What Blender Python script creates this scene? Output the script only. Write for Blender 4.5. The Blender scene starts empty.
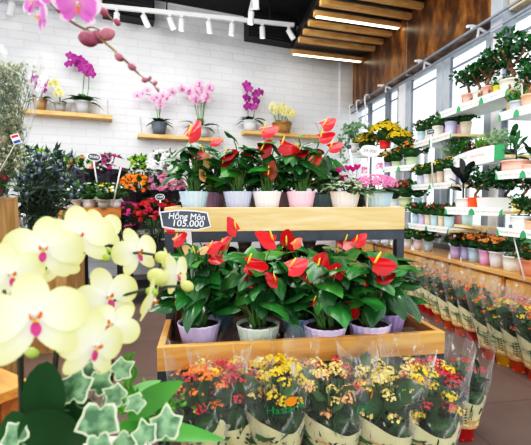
import bpy, math, random
from mathutils import Vector, Matrix

SC = bpy.context.scene
COL = SC.collection
PI = math.pi
V = Vector

# ------------------------------------------------------------------ camera
F, CX, CY, EYE = 398.0, 265.5, 222.5, 1.04
YAW, PITCH = math.atan(61.5 / F), math.atan(21.5 / F)


def ray(px, py):
    x, y = (px - CX) / F, -(py - CY) / F
    fy = math.cos(PITCH) + y * math.sin(PITCH)
    fz = -math.sin(PITCH) + y * math.cos(PITCH)
    return V((x * math.cos(YAW) + fy * math.sin(YAW), -x * math.sin(YAW) + fy * math.cos(YAW), fz))


def atD(px, py, d):
    return ray(px, py) * d + V((0, 0, EYE))


def atZ(px, py, z):
    r = ray(px, py)
    return r * ((z - EYE) / r.z) + V((0, 0, EYE))


def spot_at(px, d, z, py=201):
    p = atD(px, py, d)
    return V((p.x, p.y, z))


cam_data = bpy.data.cameras.new('camera')
cam = bpy.data.objects.new('camera', cam_data)
COL.objects.link(cam)
cam.location = (0, 0, EYE)
cam.rotation_euler = (PI / 2 - PITCH, 0, -YAW)
cam_data.sensor_width = 36
cam_data.lens = F / 531 * 36
cam_data.clip_start = 0.02
cam_data.dof.use_dof = True
cam_data.dof.focus_distance = 1.65
cam_data.dof.aperture_fstop = 5.6
SC.camera = cam


# ------------------------------------------------------------------ colour and materials
def lin(c):
    c = c / 255.0
    return c / 12.92 if c <= 0.04045 else ((c + 0.055) / 1.055) ** 2.4


def C(h):
    return (lin(int(h[0:2], 16)), lin(int(h[2:4], 16)), lin(int(h[4:6], 16)), 1)


MATS = {}


def base_mat(name):
    m = bpy.data.materials.new(name)
    m.use_nodes = True
    nt = m.node_tree
    nt.nodes.clear()
    out = nt.nodes.new('ShaderNodeOutputMaterial')
    return m, nt, out


def mat(h1, h2=None, rough=0.5, scale=12.0, spec=0.5, bump=0.0, coat=0.0, trans=0.0, sss=0.0, metal=0.0, stretch=None, emit=0.0, lo=0.35, hi=0.68):
    key = (h1, h2, rough, scale, spec, bump, coat, trans, sss, metal, stretch, emit, lo, hi)
    if key in MATS:
        return MATS[key]
    m, nt, out = base_mat('mat_' + h1)
    N, L = nt.nodes, nt.links
    p = N.new('ShaderNodeBsdfPrincipled')
    p.inputs['Roughness'].default_value = rough
    p.inputs['Specular IOR Level'].default_value = spec
    p.inputs['Metallic'].default_value = metal
    p.inputs['Coat Weight'].default_value = coat
    p.inputs['Coat Roughness'].default_value = 0.15
    if sss:
        p.inputs['Subsurface Weight'].default_value = sss
        p.inputs['Subsurface Radius'].default_value = (0.01, 0.01, 0.006)
        p.inputs['Subsurface Scale'].default_value = 0.3
    tc = N.new('ShaderNodeTexCoord')
    mp = N.new('ShaderNodeMapping')
    L.new(tc.outputs['Object'], mp.inputs['Vector'])
    if stretch:
        mp.inputs['Scale'].default_value = stretch
    nz = N.new('ShaderNodeTexNoise')
    nz.inputs['Scale'].default_value = scale
    nz.inputs['Detail'].default_value = 4
    L.new(mp.outputs['Vector'], nz.inputs['Vector'])
    rp = N.new('ShaderNodeValToRGB')
    rp.color_ramp.elements[0].position = lo
    rp.color_ramp.elements[1].position = hi
    rp.color_ramp.elements[0].color = C(h1)
    rp.color_ramp.elements[1].color = C(h2 or h1)
    L.new(nz.outputs['Fac'], rp.inputs['Fac'])
    L.new(rp.outputs['Color'], p.inputs['Base Color'])
    if bump:
        b = N.new('ShaderNodeBump')
        b.inputs['Strength'].default_value = bump
        b.inputs['Distance'].default_value = 0.01
        L.new(nz.outputs['Fac'], b.inputs['Height'])
        L.new(b.outputs['Normal'], p.inputs['Normal'])
    if emit:
        L.new(rp.outputs['Color'], p.inputs['Emission Color'])
        p.inputs['Emission Strength'].default_value = emit
    last = p.outputs[0]
    if trans:
        t = N.new('ShaderNodeBsdfTranslucent')
        L.new(rp.outputs['Color'], t.inputs['Color'])
        mx = N.new('ShaderNodeMixShader')
        mx.inputs[0].default_value = trans
        L.new(last, mx.inputs[1])
        L.new(t.outputs[0], mx.inputs[2])
        last = mx.outputs[0]
    L.new(last, out.inputs['Surface'])
    MATS[key] = m
    return m


def radial_mat(name, stops, rough=0.45, trans=0.3, axis=None, noise=0.0):
    """colour by the distance from the flower's own centre (object space), like real petals"""
    if name in MATS:
        return MATS[name]
    m, nt, out = base_mat(name)
    N, L = nt.nodes, nt.links
    tc = N.new('ShaderNodeTexCoord')
    ln = N.new('ShaderNodeVectorMath')
    ln.operation = 'LENGTH'
    if axis:
        mp = N.new('ShaderNodeMapping')
        mp.inputs['Scale'].default_value = axis
        L.new(tc.outputs['Object'], mp.inputs['Vector'])
        L.new(mp.outputs['Vector'], ln.inputs[0])
    else:
        L.new(tc.outputs['Object'], ln.inputs[0])
    val = ln.outputs['Value']
    if noise:
        nz = N.new('ShaderNodeTexNoise')
        nz.inputs['Scale'].default_value = 9
        L.new(tc.outputs['Object'], nz.inputs['Vector'])
        ma = N.new('ShaderNodeMath')
        ma.operation = 'MULTIPLY_ADD'
        ma.inputs[1].default_value = noise
        L.new(nz.outputs['Fac'], ma.inputs[0])
        L.new(val, ma.inputs[2])
        val = ma.outputs[0]
    rp = N.new('ShaderNodeValToRGB')
    while len(rp.color_ramp.elements) < len(stops):
        rp.color_ramp.elements.new(0.5)
    for e, (pos, h) in zip(rp.color_ramp.elements, stops):
        e.position = pos
        e.color = C(h)
    L.new(val, rp.inputs['Fac'])
    p = N.new('ShaderNodeBsdfPrincipled')
    p.inputs['Roughness'].default_value = rough
    L.new(rp.outputs['Color'], p.inputs['Base Color'])
    t = N.new('ShaderNodeBsdfTranslucent')
    L.new(rp.outputs['Color'], t.inputs['Color'])
    mx = N.new('ShaderNodeMixShader')
    mx.inputs[0].default_value = trans
    L.new(p.outputs[0], mx.inputs[1])
    L.new(t.outputs[0], mx.inputs[2])
    L.new(mx.outputs[0], out.inputs['Surface'])
    MATS[name] = m
    return m


def clear_mat(name, tint, lo, hi, rough, white=0.3, scale=25):
    """thin clear plastic: mostly see-through, glossy and whitened towards its edges and in streaks, as painted highlights"""
    if name in MATS:
        return MATS[name]
    m, nt, out = base_mat(name)
    N, L = nt.nodes, nt.links
    tr = N.new('ShaderNodeBsdfTransparent')
    tr.inputs['Color'].default_value = tint
    gl = N.new('ShaderNodeBsdfGlossy')
    gl.inputs['Roughness'].default_value = rough
    df = N.new('ShaderNodeBsdfDiffuse')
    df.inputs['Color'].default_value = (0.9, 0.92, 0.94, 1)
    tc = N.new('ShaderNodeTexCoord')
    nz = N.new('ShaderNodeTexNoise')
    nz.inputs['Scale'].default_value = scale
    nz.inputs['Detail'].default_value = 3
    nz.inputs['Distortion'].default_value = 1.2
    mp = N.new('ShaderNodeMapping')
    mp.inputs['Scale'].default_value = (1, 1, 0.4)
    L.new(tc.outputs['Object'], mp.inputs['Vector'])
    L.new(mp.outputs['Vector'], nz.inputs['Vector'])
    bm = N.new('ShaderNodeBump')
    bm.inputs['Strength'].default_value = 0.6
    bm.inputs['Distance'].default_value = 0.01
    L.new(nz.outputs['Fac'], bm.inputs['Height'])
    L.new(bm.outputs['Normal'], gl.inputs['Normal'])
    m1 = N.new('ShaderNodeMixShader')
    m1.inputs[0].default_value = white  # white diffuse mixed into the gloss as painted sheen
    L.new(gl.outputs[0], m1.inputs[1])
    L.new(df.outputs[0], m1.inputs[2])
    lw = N.new('ShaderNodeLayerWeight')
    lw.inputs['Blend'].default_value = 0.3
    mr = N.new('ShaderNodeMapRange')
    mr.inputs['From Min'].default_value = 0.0
    mr.inputs['From Max'].default_value = 1.0
    mr.inputs['To Min'].default_value = lo
    mr.inputs['To Max'].default_value = hi
    L.new(lw.outputs['Facing'], mr.inputs['Value'])
    cr = N.new('ShaderNodeMapRange')
    cr.inputs['From Min'].default_value = 0.62
    cr.inputs['From Max'].default_value = 0.70
    cr.inputs['To Min'].default_value = 0.0
    cr.inputs['To Max'].default_value = hi * 1.5  # noise streaks painted in as highlights on the plastic
    L.new(nz.outputs['Fac'], cr.inputs['Value'])
    ad = N.new('ShaderNodeMath')
    ad.operation = 'ADD'
    ad.use_clamp = True
    L.new(mr.outputs[0], ad.inputs[0])
    L.new(cr.outputs[0], ad.inputs[1])
    m2 = N.new('ShaderNodeMixShader')
    L.new(ad.outputs[0], m2.inputs[0])
    L.new(tr.outputs[0], m2.inputs[1])
    L.new(m1.outputs[0], m2.inputs[2])
    L.new(m2.outputs[0], out.inputs['Surface'])
    MATS[name] = m
    return m


def wood(h1, h2, h3, stretch, rough=0.45, scale=3.0, name='wood'):
    key = (h1, h2, h3, stretch, rough, scale)
    if key in MATS:
        return MATS[key]
    m, nt, out = base_mat(name)
    N, L = nt.nodes, nt.links
    tc = N.new('ShaderNodeTexCoord')
    mp = N.new('ShaderNodeMapping')
    mp.inputs['Scale'].default_value = stretch
    L.new(tc.outputs['Object'], mp.inputs['Vector'])
    nz = N.new('ShaderNodeTexNoise')
    nz.inputs['Scale'].default_value = scale
    nz.inputs['Detail'].default_value = 6
    nz.inputs['Distortion'].default_value = 0.6
    L.new(mp.outputs['Vector'], nz.inputs['Vector'])
    rp = N.new('ShaderNodeValToRGB')
    rp.color_ramp.elements.new(0.5)
    for e, (pos, h) in zip(rp.color_ramp.elements, ((0.3, h1), (0.5, h2), (0.72, h3))):
        e.position = pos
        e.color = C(h)
    L.new(nz.outputs['Fac'], rp.inputs['Fac'])
    p = N.new('ShaderNodeBsdfPrincipled')
    p.inputs['Roughness'].default_value = rough
    p.inputs['Specular IOR Level'].default_value = 0.35
    L.new(rp.outputs['Color'], p.inputs['Base Color'])
    L.new(p.outputs[0], out.inputs['Surface'])
    MATS[key] = m
    return m


OAK_X = wood('cfa266', 'deb77c', 'ebcd98', (1.2, 9, 9), 0.4)
TRAY_X = wood('b57c3e', 'cc9450', 'daa864', (1.2, 9, 9), 0.4)
TRAY_Y = wood('b57c3e', 'cc9450', 'daa864', (9, 1.2, 9), 0.4)
OAK_Y = wood('cf9c57', 'e2b672', 'efcf94', (9, 1.2, 9), 0.4)
SHELF_W = wood('c89052', 'dfae6c', 'e9c48c', (1.5, 8, 8), 0.5)
COUNTER_W = wood('c48a45', 'd8a35c', 'e4b678', (8, 8, 1.2), 0.4)
COUNTER_TOP = wood('b98449', 'cc9a5f', 'dcb07a', (8, 1.0, 8), 0.18)
CRATE_W = wood('a07a48', 'b9915c', 'cba876', (9, 9, 1.5), 0.55)
STAND_W = wood('8a4f22', 'a8672f', 'bf8044', (1.5, 9, 9), 0.5)
DARK_METAL = mat('3a3e45', '474c54', 0.45, 20, metal=0.3)
BLACK = mat('0d0d0f', '17171a', 0.55)
WHITE = mat('f2f3f4', 'e9eaec', 0.5, 6)
SOIL = mat('2b1a12', '4a2e1f', 0.9, 120, bump=0.5)
COIR = mat('5a2c1c', '8a4a30', 0.9, 90, bump=0.8)
LEAF = mat('12401a', '2c6a26', 0.3, 7, trans=0.12)
LEAF_ANTH = mat('0d3515', '2a6f2c', 0.24, 9, spec=0.5, trans=0.1)
LEAF_ANTH2 = mat('1c5420', '4a8f34', 0.28, 9, spec=0.5, trans=0.2)
LEAF_KAL = mat('24452a', '4a7044', 0.4, 14, trans=0.1)
LEAF_BUSH = mat('163d17', '3a7a2c', 0.45, 9, trans=0.15)
LEAF_BONSAI = mat('10381a', '2d7430', 0.35, 12, trans=0.15)
LEAF_LIME = mat('5f9a34', 'a3cf5c', 0.5, 12, trans=0.3)
LEAF_ORCHID = mat('1a4a22', '37703a', 0.3, 4, trans=0.1)
LEAF_BRIGHT = mat('2c7024', '529a36', 0.3, 5, trans=0.25)
STEM = mat('3f6b2a', '5c8a3a', 0.5, 20)
STEM_DARK = mat('232b1a', '39422a', 0.5, 30)
BARK = mat('6a4a34', '9a7858', 0.8, 30, bump=0.4)
SPATHE = {
    'red': mat('98060e', 'c2121a', 0.22, 5, spec=0.45, trans=0.1),
    'coral': mat('b80f1a', 'd8262e', 0.27, 5, spec=0.35, trans=0.12),
    'pink': mat('e0646c', 'f08e8c', 0.35, 5, trans=0.2),
    'pinkgreen': mat('e07a74', 'a9b562', 0.35, 14, trans=0.2),
    'bronze': mat('7c2a14', 'b0522c', 0.35, 9, trans=0.1),
    'orange': mat('c4301a', 'e8552c', 0.35, 9, trans=0.15),
    'dark': mat('6a0a12', '9c1420', 0.28, 7, trans=0.1),
}
SPADIX = mat('f0c818', 'f6df6a', 0.6, 60, bump=0.3)
SLEEVE = clear_mat('clear_sleeve', (0.985, 0.99, 0.99, 1), 0.008, 0.42, 0.1, 0.5, 30)
WRAPCLEAR = clear_mat('clear_wrap', (0.97, 0.98, 0.98, 1), 0.03, 0.3, 0.14, 0.2, 16)
PAPER = mat('ddd8a0', 'ebe6bc', 0.7, 8)
KRAFT = mat('c79d63', 'dcb882', 0.8, 20)
INK = mat('14161a', '202428', 0.6)
CARD_BLACK = mat('3c444c', '4a525a', 0.7, 20)


# ------------------------------------------------------------------ objects
def thing(name, label, cat, loc=(0, 0, 0), rotz=0.0, group=None):
    o = bpy.data.objects.new(name, None)
    COL.objects.link(o)
    o.empty_display_size = 0.05
    o.location = loc
    o.rotation_euler = (0, 0, rotz)
    o['label'] = label
    o['category'] = cat
    if group:
        o['group'] = group
    return o


def tag(o, label, cat, group=None, kind=None):
    o['label'] = label
    o['category'] = cat
    if group:
        o['group'] = group
    if kind:
        o['kind'] = kind
    return o


class MB:
    def __init__(s):
        s.v, s.f, s.m = [], [], []

    def add(s, vs, fs, mi=0):
        o = len(s.v)
        s.v += [tuple(v) for v in vs]
        s.f += [tuple(i + o for i in f) for f in fs]
        s.m += [mi] * len(fs)

    def mesh(s, name, mats, smooth=True):
        me = bpy.data.meshes.new(name)
        me.from_pydata(s.v, [], s.f)
        for m in mats:
            me.materials.append(m)
        me.polygons.foreach_set('material_index', s.m)
        me.polygons.foreach_set('use_smooth', [smooth] * len(s.f))
        me.update()
        return me


def obj(name, mb, mats, parent=None, smooth=True, bevel=0.0):
    if isinstance(mb, MB):
        me = mb.mesh(name, mats if isinstance(mats, (list, tuple)) else [mats], smooth)
    else:
        me = mb
    o = bpy.data.objects.new(name, me)
    COL.objects.link(o)
    if parent is not None:
        o.parent = parent
    if bevel:
        b = o.modifiers.new('edge', 'BEVEL')
        b.width = bevel
        b.segments = 2
    return o


def structure(name, mb, mats, smooth=False, bevel=0.0):
    o = obj(name, mb, mats, None, smooth, bevel)
    o['kind'] = 'structure'
    return o


CACHE = {}


def cached(key, make, name, mats, smooth=True):
    if key not in CACHE:
        CACHE[key] = make().mesh(name, mats if isinstance(mats, (list, tuple)) else [mats], smooth)
    return CACHE[key]


# ------------------------------------------------------------------ shapes
def box(mb, x0, x1, y0, y1, z0, z1, mi=0, M=None):
    vs = [V((x, y, z)) for z in (z0, z1) for y in (y0, y1) for x in (x0, x1)]
    if M is not None:
        vs = [M @ v for v in vs]
    mb.add(vs, [(0, 2, 3, 1), (4, 5, 7, 6), (0, 1, 5, 4), (2, 6, 7, 3), (0, 4, 6, 2), (1, 3, 7, 5)], mi)
    return mb


def lathe(mb, prof, n=24, mi=0, c=(0, 0), ribs=0, amp=0.0, sx=1.0, sy=1.0, cap=True):
    vs, fs = [], []
    for r, z in prof:
        for i in range(n):
            a = 2 * PI * i / n
            rr = r * (1 + (amp * math.cos(ribs * a) if ribs else 0))
            vs.append((c[0] + rr * math.cos(a) * sx, c[1] + rr * math.sin(a) * sy, z))
    for k in range(len(prof) - 1):
        for i in range(n):
            j = (i + 1) % n
            fs.append((k * n + i, k * n + j, (k + 1) * n + j, (k + 1) * n + i))
    if cap:
        fs.append(tuple(range(n - 1, -1, -1)))
    mb.add(vs, fs, mi)
    return mb


def frame(d, up=V((0, 0, 1))):
    d = d.normalized()
    if abs(d.dot(up)) > 0.97:
        up = V((0, 1, 0.1)) if abs(d.y) < 0.9 else V((1, 0, 0))
    s = d.cross(up).normalized()
    return s, d, s.cross(d).normalized()


def tube(mb, pts, rad, n=6, mi=0, cap=True):
    pts = [V(p) for p in pts]
    rads = rad if isinstance(rad, (list, tuple)) else [rad] * len(pts)
    vs, fs = [], []
    for k, p in enumerate(pts):
        d = pts[min(k + 1, len(pts) - 1)] - pts[max(k - 1, 0)]
        if d.length < 1e-7:
            d = V((0, 0, 1))
        s, _, u = frame(d, V((0.12, 0.07, 1)))
        for i in range(n):
            a = 2 * PI * i / n
            vs.append(p + s * (math.cos(a) * rads[k]) + u * (math.sin(a) * rads[k]))
    for k in range(len(pts) - 1):
        for i in range(n):
            j = (i + 1) % n
            fs.append((k * n + i, k * n + j, (k + 1) * n + j, (k + 1) * n + i))
    if cap:
        fs.append(tuple(range(n - 1, -1, -1)))
        fs.append(tuple((len(pts) - 1) * n + i for i in range(n)))
    mb.add(vs, fs, mi)
    return mb


def curve(pts, n=6):
    """Catmull-Rom through the points"""
    pts = [V(p) for p in pts]
    P = [pts[0] * 2 - pts[1]] + pts + [pts[-1] * 2 - pts[-2]]
    out = []
    for k in range(1, len(P) - 2):
        for i in range(n):
            t = i / n
            a, b, c, d = P[k - 1], P[k], P[k + 1], P[k + 2]
            out.append(0.5 * ((2 * b) + (c - a) * t + (2 * a - 5 * b + 4 * c - d) * t * t + (3 * b - a - 3 * c + d) * t ** 3))
    out.append(pts[-1])
    return out


def blob(mb, c, rx, ry, rz, mi=0, nu=8, nv=6, d=None, jit=0.0, rnd=None):
    c = V(c)
    if d is not None:
        s, f, u = frame(d)
    else:
        s, f, u = V((1, 0, 0)), V((0, 0, 1)), V((0, 1, 0))
    vs, fs = [], []
    for k in range(nv + 1):
        th = PI * k / nv
        for i in range(nu):
            a = 2 * PI * i / nu
            q = 1 + (rnd.uniform(-jit, jit) if rnd and jit else 0)
            vs.append(c + s * (rx * math.sin(th) * math.cos(a) * q) + u * (ry * math.sin(th) * math.sin(a) * q) - f * (rz * math.cos(th) * q))
    for k in range(nv):
        for i in range(nu):
            j = (i + 1) % nu
            fs.append((k * nu + i, k * nu + j, (k + 1) * nu + j, (k + 1) * nu + i))
    mb.add(vs, fs, mi)


def polar_leaf(mb, p, d, n, outline, zf, mi=0, rings=(0.5, 1.0), c=(0.0, 0.02)):
    """a leaf from its outline [(x, y)], y along d, bent by zf(x, y)"""
    d = d.normalized()
    n = (n - d * n.dot(d))
    n = n.normalized() if n.length > 1e-5 else frame(d)[2]
    s = d.cross(n)
    m = len(outline)
    vs = [p + s * c[0] + d * c[1] + n * zf(*c)]
    for r in rings:
        for (x, y) in outline:
            X, Y = c[0] + (x - c[0]) * r, c[1] + (y - c[1]) * r
            vs.append(p + s * X + d * Y + n * zf(X, Y))
    fs = [(0, 1 + i, 1 + (i + 1) % m) for i in range(m)]
    for k in range(len(rings) - 1):
        for i in range(m):
            j = (i + 1) % m
            fs.append((1 + k * m + i, 1 + (k + 1) * m + i, 1 + (k + 1) * m + j, 1 + k * m + j))
    mb.add(vs, fs, mi)


def heart_outline(L, W, n=18, q=0.38):
    out = []
    for i in range(n):
        t = 2 * PI * i / n
        y = L * (0.5 + 0.5 * math.cos(t)) * 0.86 + L * 0.14 * max(0, math.cos(t)) ** 6
        y -= 0.24 * L * math.exp(-((abs(t - PI) - 0.75) / 0.42) ** 2)
        x = 0.5 * W * math.sin(t) * (1 - q * math.cos(t)) * (1.02 + (0.38 - q) * 0.3)
        out.append((x, y))
    return out


def heart(mb, p, d, n, L, W, fold=0.25, droop=0.5, mi=0, q=0.38):
    zf = lambda x, y: fold * abs(x) - droop * y * abs(y) / L - 0.9 * x * x / W
    polar_leaf(mb, p, d, n, heart_outline(L, W, 18, q), zf, mi, (0.35, 0.7, 1.0), (0, 0.06 * L))


def oval(mb, p, d, n, L, W, fold=0.15, droop=0.4, mi=0, scallop=0.0, k=8, m=14, tip=0.0):
    out = []
    for i in range(m):
        t = 2 * PI * i / m
        q = 1 + scallop * math.cos(k * t)
        x = 0.5 * W * math.sin(t) * q * (1 + 0.25 * math.cos(t))
        y = L * (0.5 + 0.5 * math.cos(t) * q) + tip * L * max(0, math.cos(t)) ** 8
        out.append((x, y))
    zf = lambda x, y: fold * abs(x) - droop * y * y / L
    polar_leaf(mb, p, d, n, out, zf, mi, (0.55, 1.0), (0, 0.5 * L))


def lance(mb, p, d, n, L, W, fold=0.2, droop=0.5, mi=0, rows=7, wide=0.45, wave=0.0):
    d = d.normalized()
    n = (n - d * n.dot(d)).normalized()
    s = d.cross(n)
    vs, fs = [], []
    for k in range(rows + 1):
        u = k / rows
        w = W * 0.5 * (math.sin(PI * min(1, u) ** (0.75 if wide < 0.5 else 1.0)) ** 0.8) * (1 if k < rows else 0) + (W * 0.08 if k == 0 else 0)
        ang = droop * u
        c = p + d * (L * u * math.cos(ang * 0.6)) - n * (L * u * math.sin(ang * 0.6) * (0.4 + u * 0.6))
        for q in (-1, 0, 1):
            vs.append(c + s * (q * w) + n * (abs(q) * w * fold + wave * math.sin(u * 14 + q) * W))
    for k in range(rows):
        for q in range(2):
            a = k * 3 + q
            fs.append((a, a + 1, a + 4, a + 3))
    mb.add(vs, fs, mi)


def chip(mb, p, d, n, L, W, mi=0):
    """a small pointed leaf of four faces"""
    d = d.normalized()
    n = n - d * n.dot(d)
    n = n.normalized() if n.length > 1e-5 else frame(d)[2]
    s = d.cross(n)
    vs = [p, p + d * L * 0.45 + s * W * 0.5 + n * W * 0.12, p + d * L - n * L * 0.12, p + d * L * 0.45 - s * W * 0.5 + n * W * 0.12, p + d * L * 0.5]
    mb.add(vs, [(0, 1, 4), (1, 2, 4), (2, 3, 4), (3, 0, 4)], mi)


def floret(mb, p, n, r, k=4, mi=0, a0=0.0, cup=0.25, mc=None):
    s, _, u = frame(n)
    n = n.normalized()
    for i in range(k):
        a = a0 + 2 * PI * i / k
        b = PI / k
        e = s * math.cos(a) + u * math.sin(a)
        l = s * math.cos(a - b * 0.8) + u * math.sin(a - b * 0.8)
        q = s * math.cos(a + b * 0.8) + u * math.sin(a + b * 0.8)
        mb.add([p, p + l * r * 0.62 + n * r * cup * 0.6, p + e * r + n * r * cup, p + q * r * 0.62 + n * r * cup * 0.6], [(0, 1, 2, 3)], mi)
    if mc is not None:
        blob(mb, p + n * r * 0.12, r * 0.22, r * 0.22, r * 0.16, mc, 5, 3)


def sph(rnd, up=0.0):
    """a direction over the dome"""
    z = rnd.uniform(up, 1)
    a = rnd.uniform(0, 2 * PI)
    q = math.sqrt(max(0, 1 - z * z))
    return V((q * math.cos(a), q * math.sin(a), z))


# ------------------------------------------------------------------ lettering
TEXTS = {}


def text_shape(s):
    if s not in TEXTS:
        cu = bpy.data.curves.new('lettering', 'FONT')
        cu.body = s
        cu.size = 1.0
        cu.align_x, cu.align_y = 'CENTER', 'CENTER'
        cu.resolution_u = 3
        o = bpy.data.objects.new('lettering', cu)
        COL.objects.link(o)
        dg = bpy.context.evaluated_depsgraph_get()
        me = bpy.data.meshes.new_from_object(o.evaluated_get(dg))
        vs = [tuple(v.co) for v in me.vertices]
        fs = [tuple(p.vertices) for p in me.polygons]
        bpy.data.objects.remove(o)
        bpy.data.meshes.remove(me)
        w = max(v[0] for v in vs) - min(v[0] for v in vs)
        TEXTS[s] = (vs, fs, w)
    return TEXTS[s]


for s in ('Stay well.', 'Stay at home.', 'H\u1ed3ng M\u00f4n', '105.000', 'Hasfarm', '59.000', 'Dalat'):
    text_shape(s)


def write(mb, s, width, M, mi=0, shear=0.0, hscale=1.0):
    vs, fs, w = text_shape(s)
    k = width / w
    mb.add([M @ V(((x + shear * y) * k, y * k * hscale, 0)) for x, y, z in vs], fs, mi)


def basis(o, x, y, z):
    return Matrix(((x[0], y[0], z[0], o[0]), (x[1], y[1], z[1], o[1]), (x[2], y[2], z[2], o[2]), (0, 0, 0, 1)))


# ================================================================== THE ROOM
WX = 2.6      # window plane
BW0, BWD = V((2.6, 6.6, 0)), V((0.974, 0.228, 0)).normalized()
BWN = V((0.228, -0.974, 0)).normalized()   # faces the room
BW_ANG = math.atan2(BWD.y, BWD.x)
CEIL = 3.82


def wallpt(px, py, off=0.0):
    r = ray(px, py)
    o = BW0 + BWN * off
    t = (V((o.x, o.y, 0)).dot(BWN)) / V((r.x, r.y, 0)).dot(BWN)
    return r * t + V((0, 0, EYE))


# floor
m, nt, out = base_mat('floor_tile')
N, L = nt.nodes, nt.links
tc = N.new('ShaderNodeTexCoord')
bk = N.new('ShaderNodeTexBrick')
bk.offset = 0.0
bk.inputs['Scale'].default_value = 1.0
bk.inputs['Brick Width'].default_value = 0.6
bk.inputs['Row Height'].default_value = 0.6
bk.inputs['Mortar Size'].default_value = 0.003
bk.inputs['Color1'].default_value = C('6d5b55')
bk.inputs['Color2'].default_value = C('66554f')
bk.inputs['Mortar'].default_value = C('4d403c')
L.new(tc.outputs['Object'], bk.inputs['Vector'])
nz = N.new('ShaderNodeTexNoise')
nz.inputs['Scale'].default_value = 5
nz.inputs['Detail'].default_value = 6
L.new(tc.outputs['Object'], nz.inputs['Vector'])
mx = N.new('ShaderNodeMix')
mx.data_type = 'RGBA'
mx.blend_type = 'OVERLAY'
mx.inputs[0].default_value = 0.25
L.new(bk.outputs['Color'], mx.inputs[6])
L.new(nz.outputs['Fac'], mx.inputs[7])
p = N.new('ShaderNodeBsdfPrincipled')
p.inputs['Roughness'].default_value = 0.42
p.inputs['Specular IOR Level'].default_value = 0.3
L.new(mx.outputs[2], p.inputs['Base Color'])
L.new(p.outputs[0], out.inputs['Surface'])
structure('floor', box(MB(), -4.2, 2.6, -2.2, 7.4, -0.06, 0), m)

# ceiling
structure('ceiling', box(MB(), -4.2, 2.8, 1.6, 7.4, CEIL, CEIL + 0.08), mat('0b0b0d', '141416', 0.8))

# back wall: white painted brick, built in its own frame so the courses run along it
m, nt, out = base_mat('white_brick')
N, L = nt.nodes, nt.links
tc = N.new('ShaderNodeTexCoord')
sp = N.new('ShaderNodeSeparateXYZ')
cb = N.new('ShaderNodeCombineXYZ')
L.new(tc.outputs['Object'], sp.inputs[0])
L.new(sp.outputs['X'], cb.inputs['X'])
L.new(sp.outputs['Z'], cb.inputs['Y'])
bk = N.new('ShaderNodeTexBrick')
bk.inputs['Scale'].default_value = 1.0
bk.inputs['Brick Width'].default_value = 0.34
bk.inputs['Row Height'].default_value = 0.105
bk.inputs['Mortar Size'].default_value = 0.007
bk.inputs['Mortar Smooth'].default_value = 0.4
bk.inputs['Color1'].default_value = C('e2e3e6')
bk.inputs['Color2'].default_value = C('dcdde1')
bk.inputs['Mortar'].default_value = C('d4d5d9')
L.new(cb.outputs[0], bk.inputs['Vector'])
nz = N.new('ShaderNodeTexNoise')
nz.inputs['Scale'].default_value = 14
nz.inputs['Detail'].default_value = 5
L.new(tc.outputs['Object'], nz.inputs['Vector'])
ad = N.new('ShaderNodeMath')
ad.operation = 'MULTIPLY_ADD'
ad.inputs[1].default_value = -1.0
L.new(bk.outputs['Fac'], ad.inputs[0])
L.new(nz.outputs['Fac'], ad.inputs[2])
bp = N.new('ShaderNodeBump')
bp.inputs['Strength'].default_value = 0.45
bp.inputs['Distance'].default_value = 0.02
L.new(ad.outputs[0], bp.inputs['Height'])
p = N.new('ShaderNodeBsdfPrincipled')
p.inputs['Roughness'].default_value = 0.7
L.new(bk.outputs['Color'], p.inputs['Base Color'])
L.new(bp.outputs[0], p.inputs['Normal'])
L.new(p.outputs[0], out.inputs['Surface'])
BRICK = m
w = structure('wall_back', box(MB(), -7.0, 0.12, 0, 0.12, 0, CEIL), BRICK)
w.location = BW0
w.rotation_euler = (0, 0, BW_ANG)
# the smooth white pier in the corner
w = structure('trim_1', box(MB(), -0.36, 0.0, -0.05, 0.0, 0, CEIL), BRICK)
w.location = BW0
w.rotation_euler = (0, 0, BW_ANG)

# window wall: sill wall, wooden upper wall, header, mullions, panes
SILL, HEAD = 0.50, 2.56
structure('wall_right', box(MB(), WX, WX + 0.15, -1.2, 6.62, 0, SILL), mat('d6d6d4', 'c9c9c7', 0.7))
m, nt, out = base_mat('burnt_wood')
N, L = nt.nodes, nt.links
tc = N.new('ShaderNodeTexCoord')
mp = N.new('ShaderNodeMapping')
mp.inputs['Scale'].default_value = (1, 1.0, 0.45)
mp.inputs['Rotation'].default_value = (0.25, 0, 0)
L.new(tc.outputs['Object'], mp.inputs['Vector'])
n1 = N.new('ShaderNodeTexNoise')
n1.inputs['Scale'].default_value = 5.5
n1.inputs['Detail'].default_value = 7
n1.inputs['Roughness'].default_value = 0.65
L.new(mp.outputs['Vector'], n1.inputs['Vector'])
rp = N.new('ShaderNodeValToRGB')
rp.color_ramp.elements.new(0.5)
rp.color_ramp.elements.new(0.6)
for e, (pos, h) in zip(rp.color_ramp.elements, ((0.36, '2c190d'), (0.47, '512f15'), (0.56, '7c5023'), (0.7, 'b07c3c'))):
    e.position = pos
    e.color = C(h)
L.new(n1.outputs['Fac'], rp.inputs['Fac'])
p = N.new('ShaderNodeBsdfPrincipled')
p.inputs['Roughness'].default_value = 0.35
L.new(rp.outputs['Color'], p.inputs['Base Color'])
L.new(p.outputs[0], out.inputs['Surface'])
mb = MB()
box(mb, 2.5, 2.62, 3.21, 4.72, 2.62, CEIL)
box(mb, 2.5, 2.62, 4.735, 6.62, 2.62, CEIL)
structure('trim_2', mb, m, bevel=0.004)
structure('trim_3', box(MB(), 2.505, 2.62, 4.72, 4.735, 2.6, CEIL), mat('8a8f96', '9aa0a6', 0.4))
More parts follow.
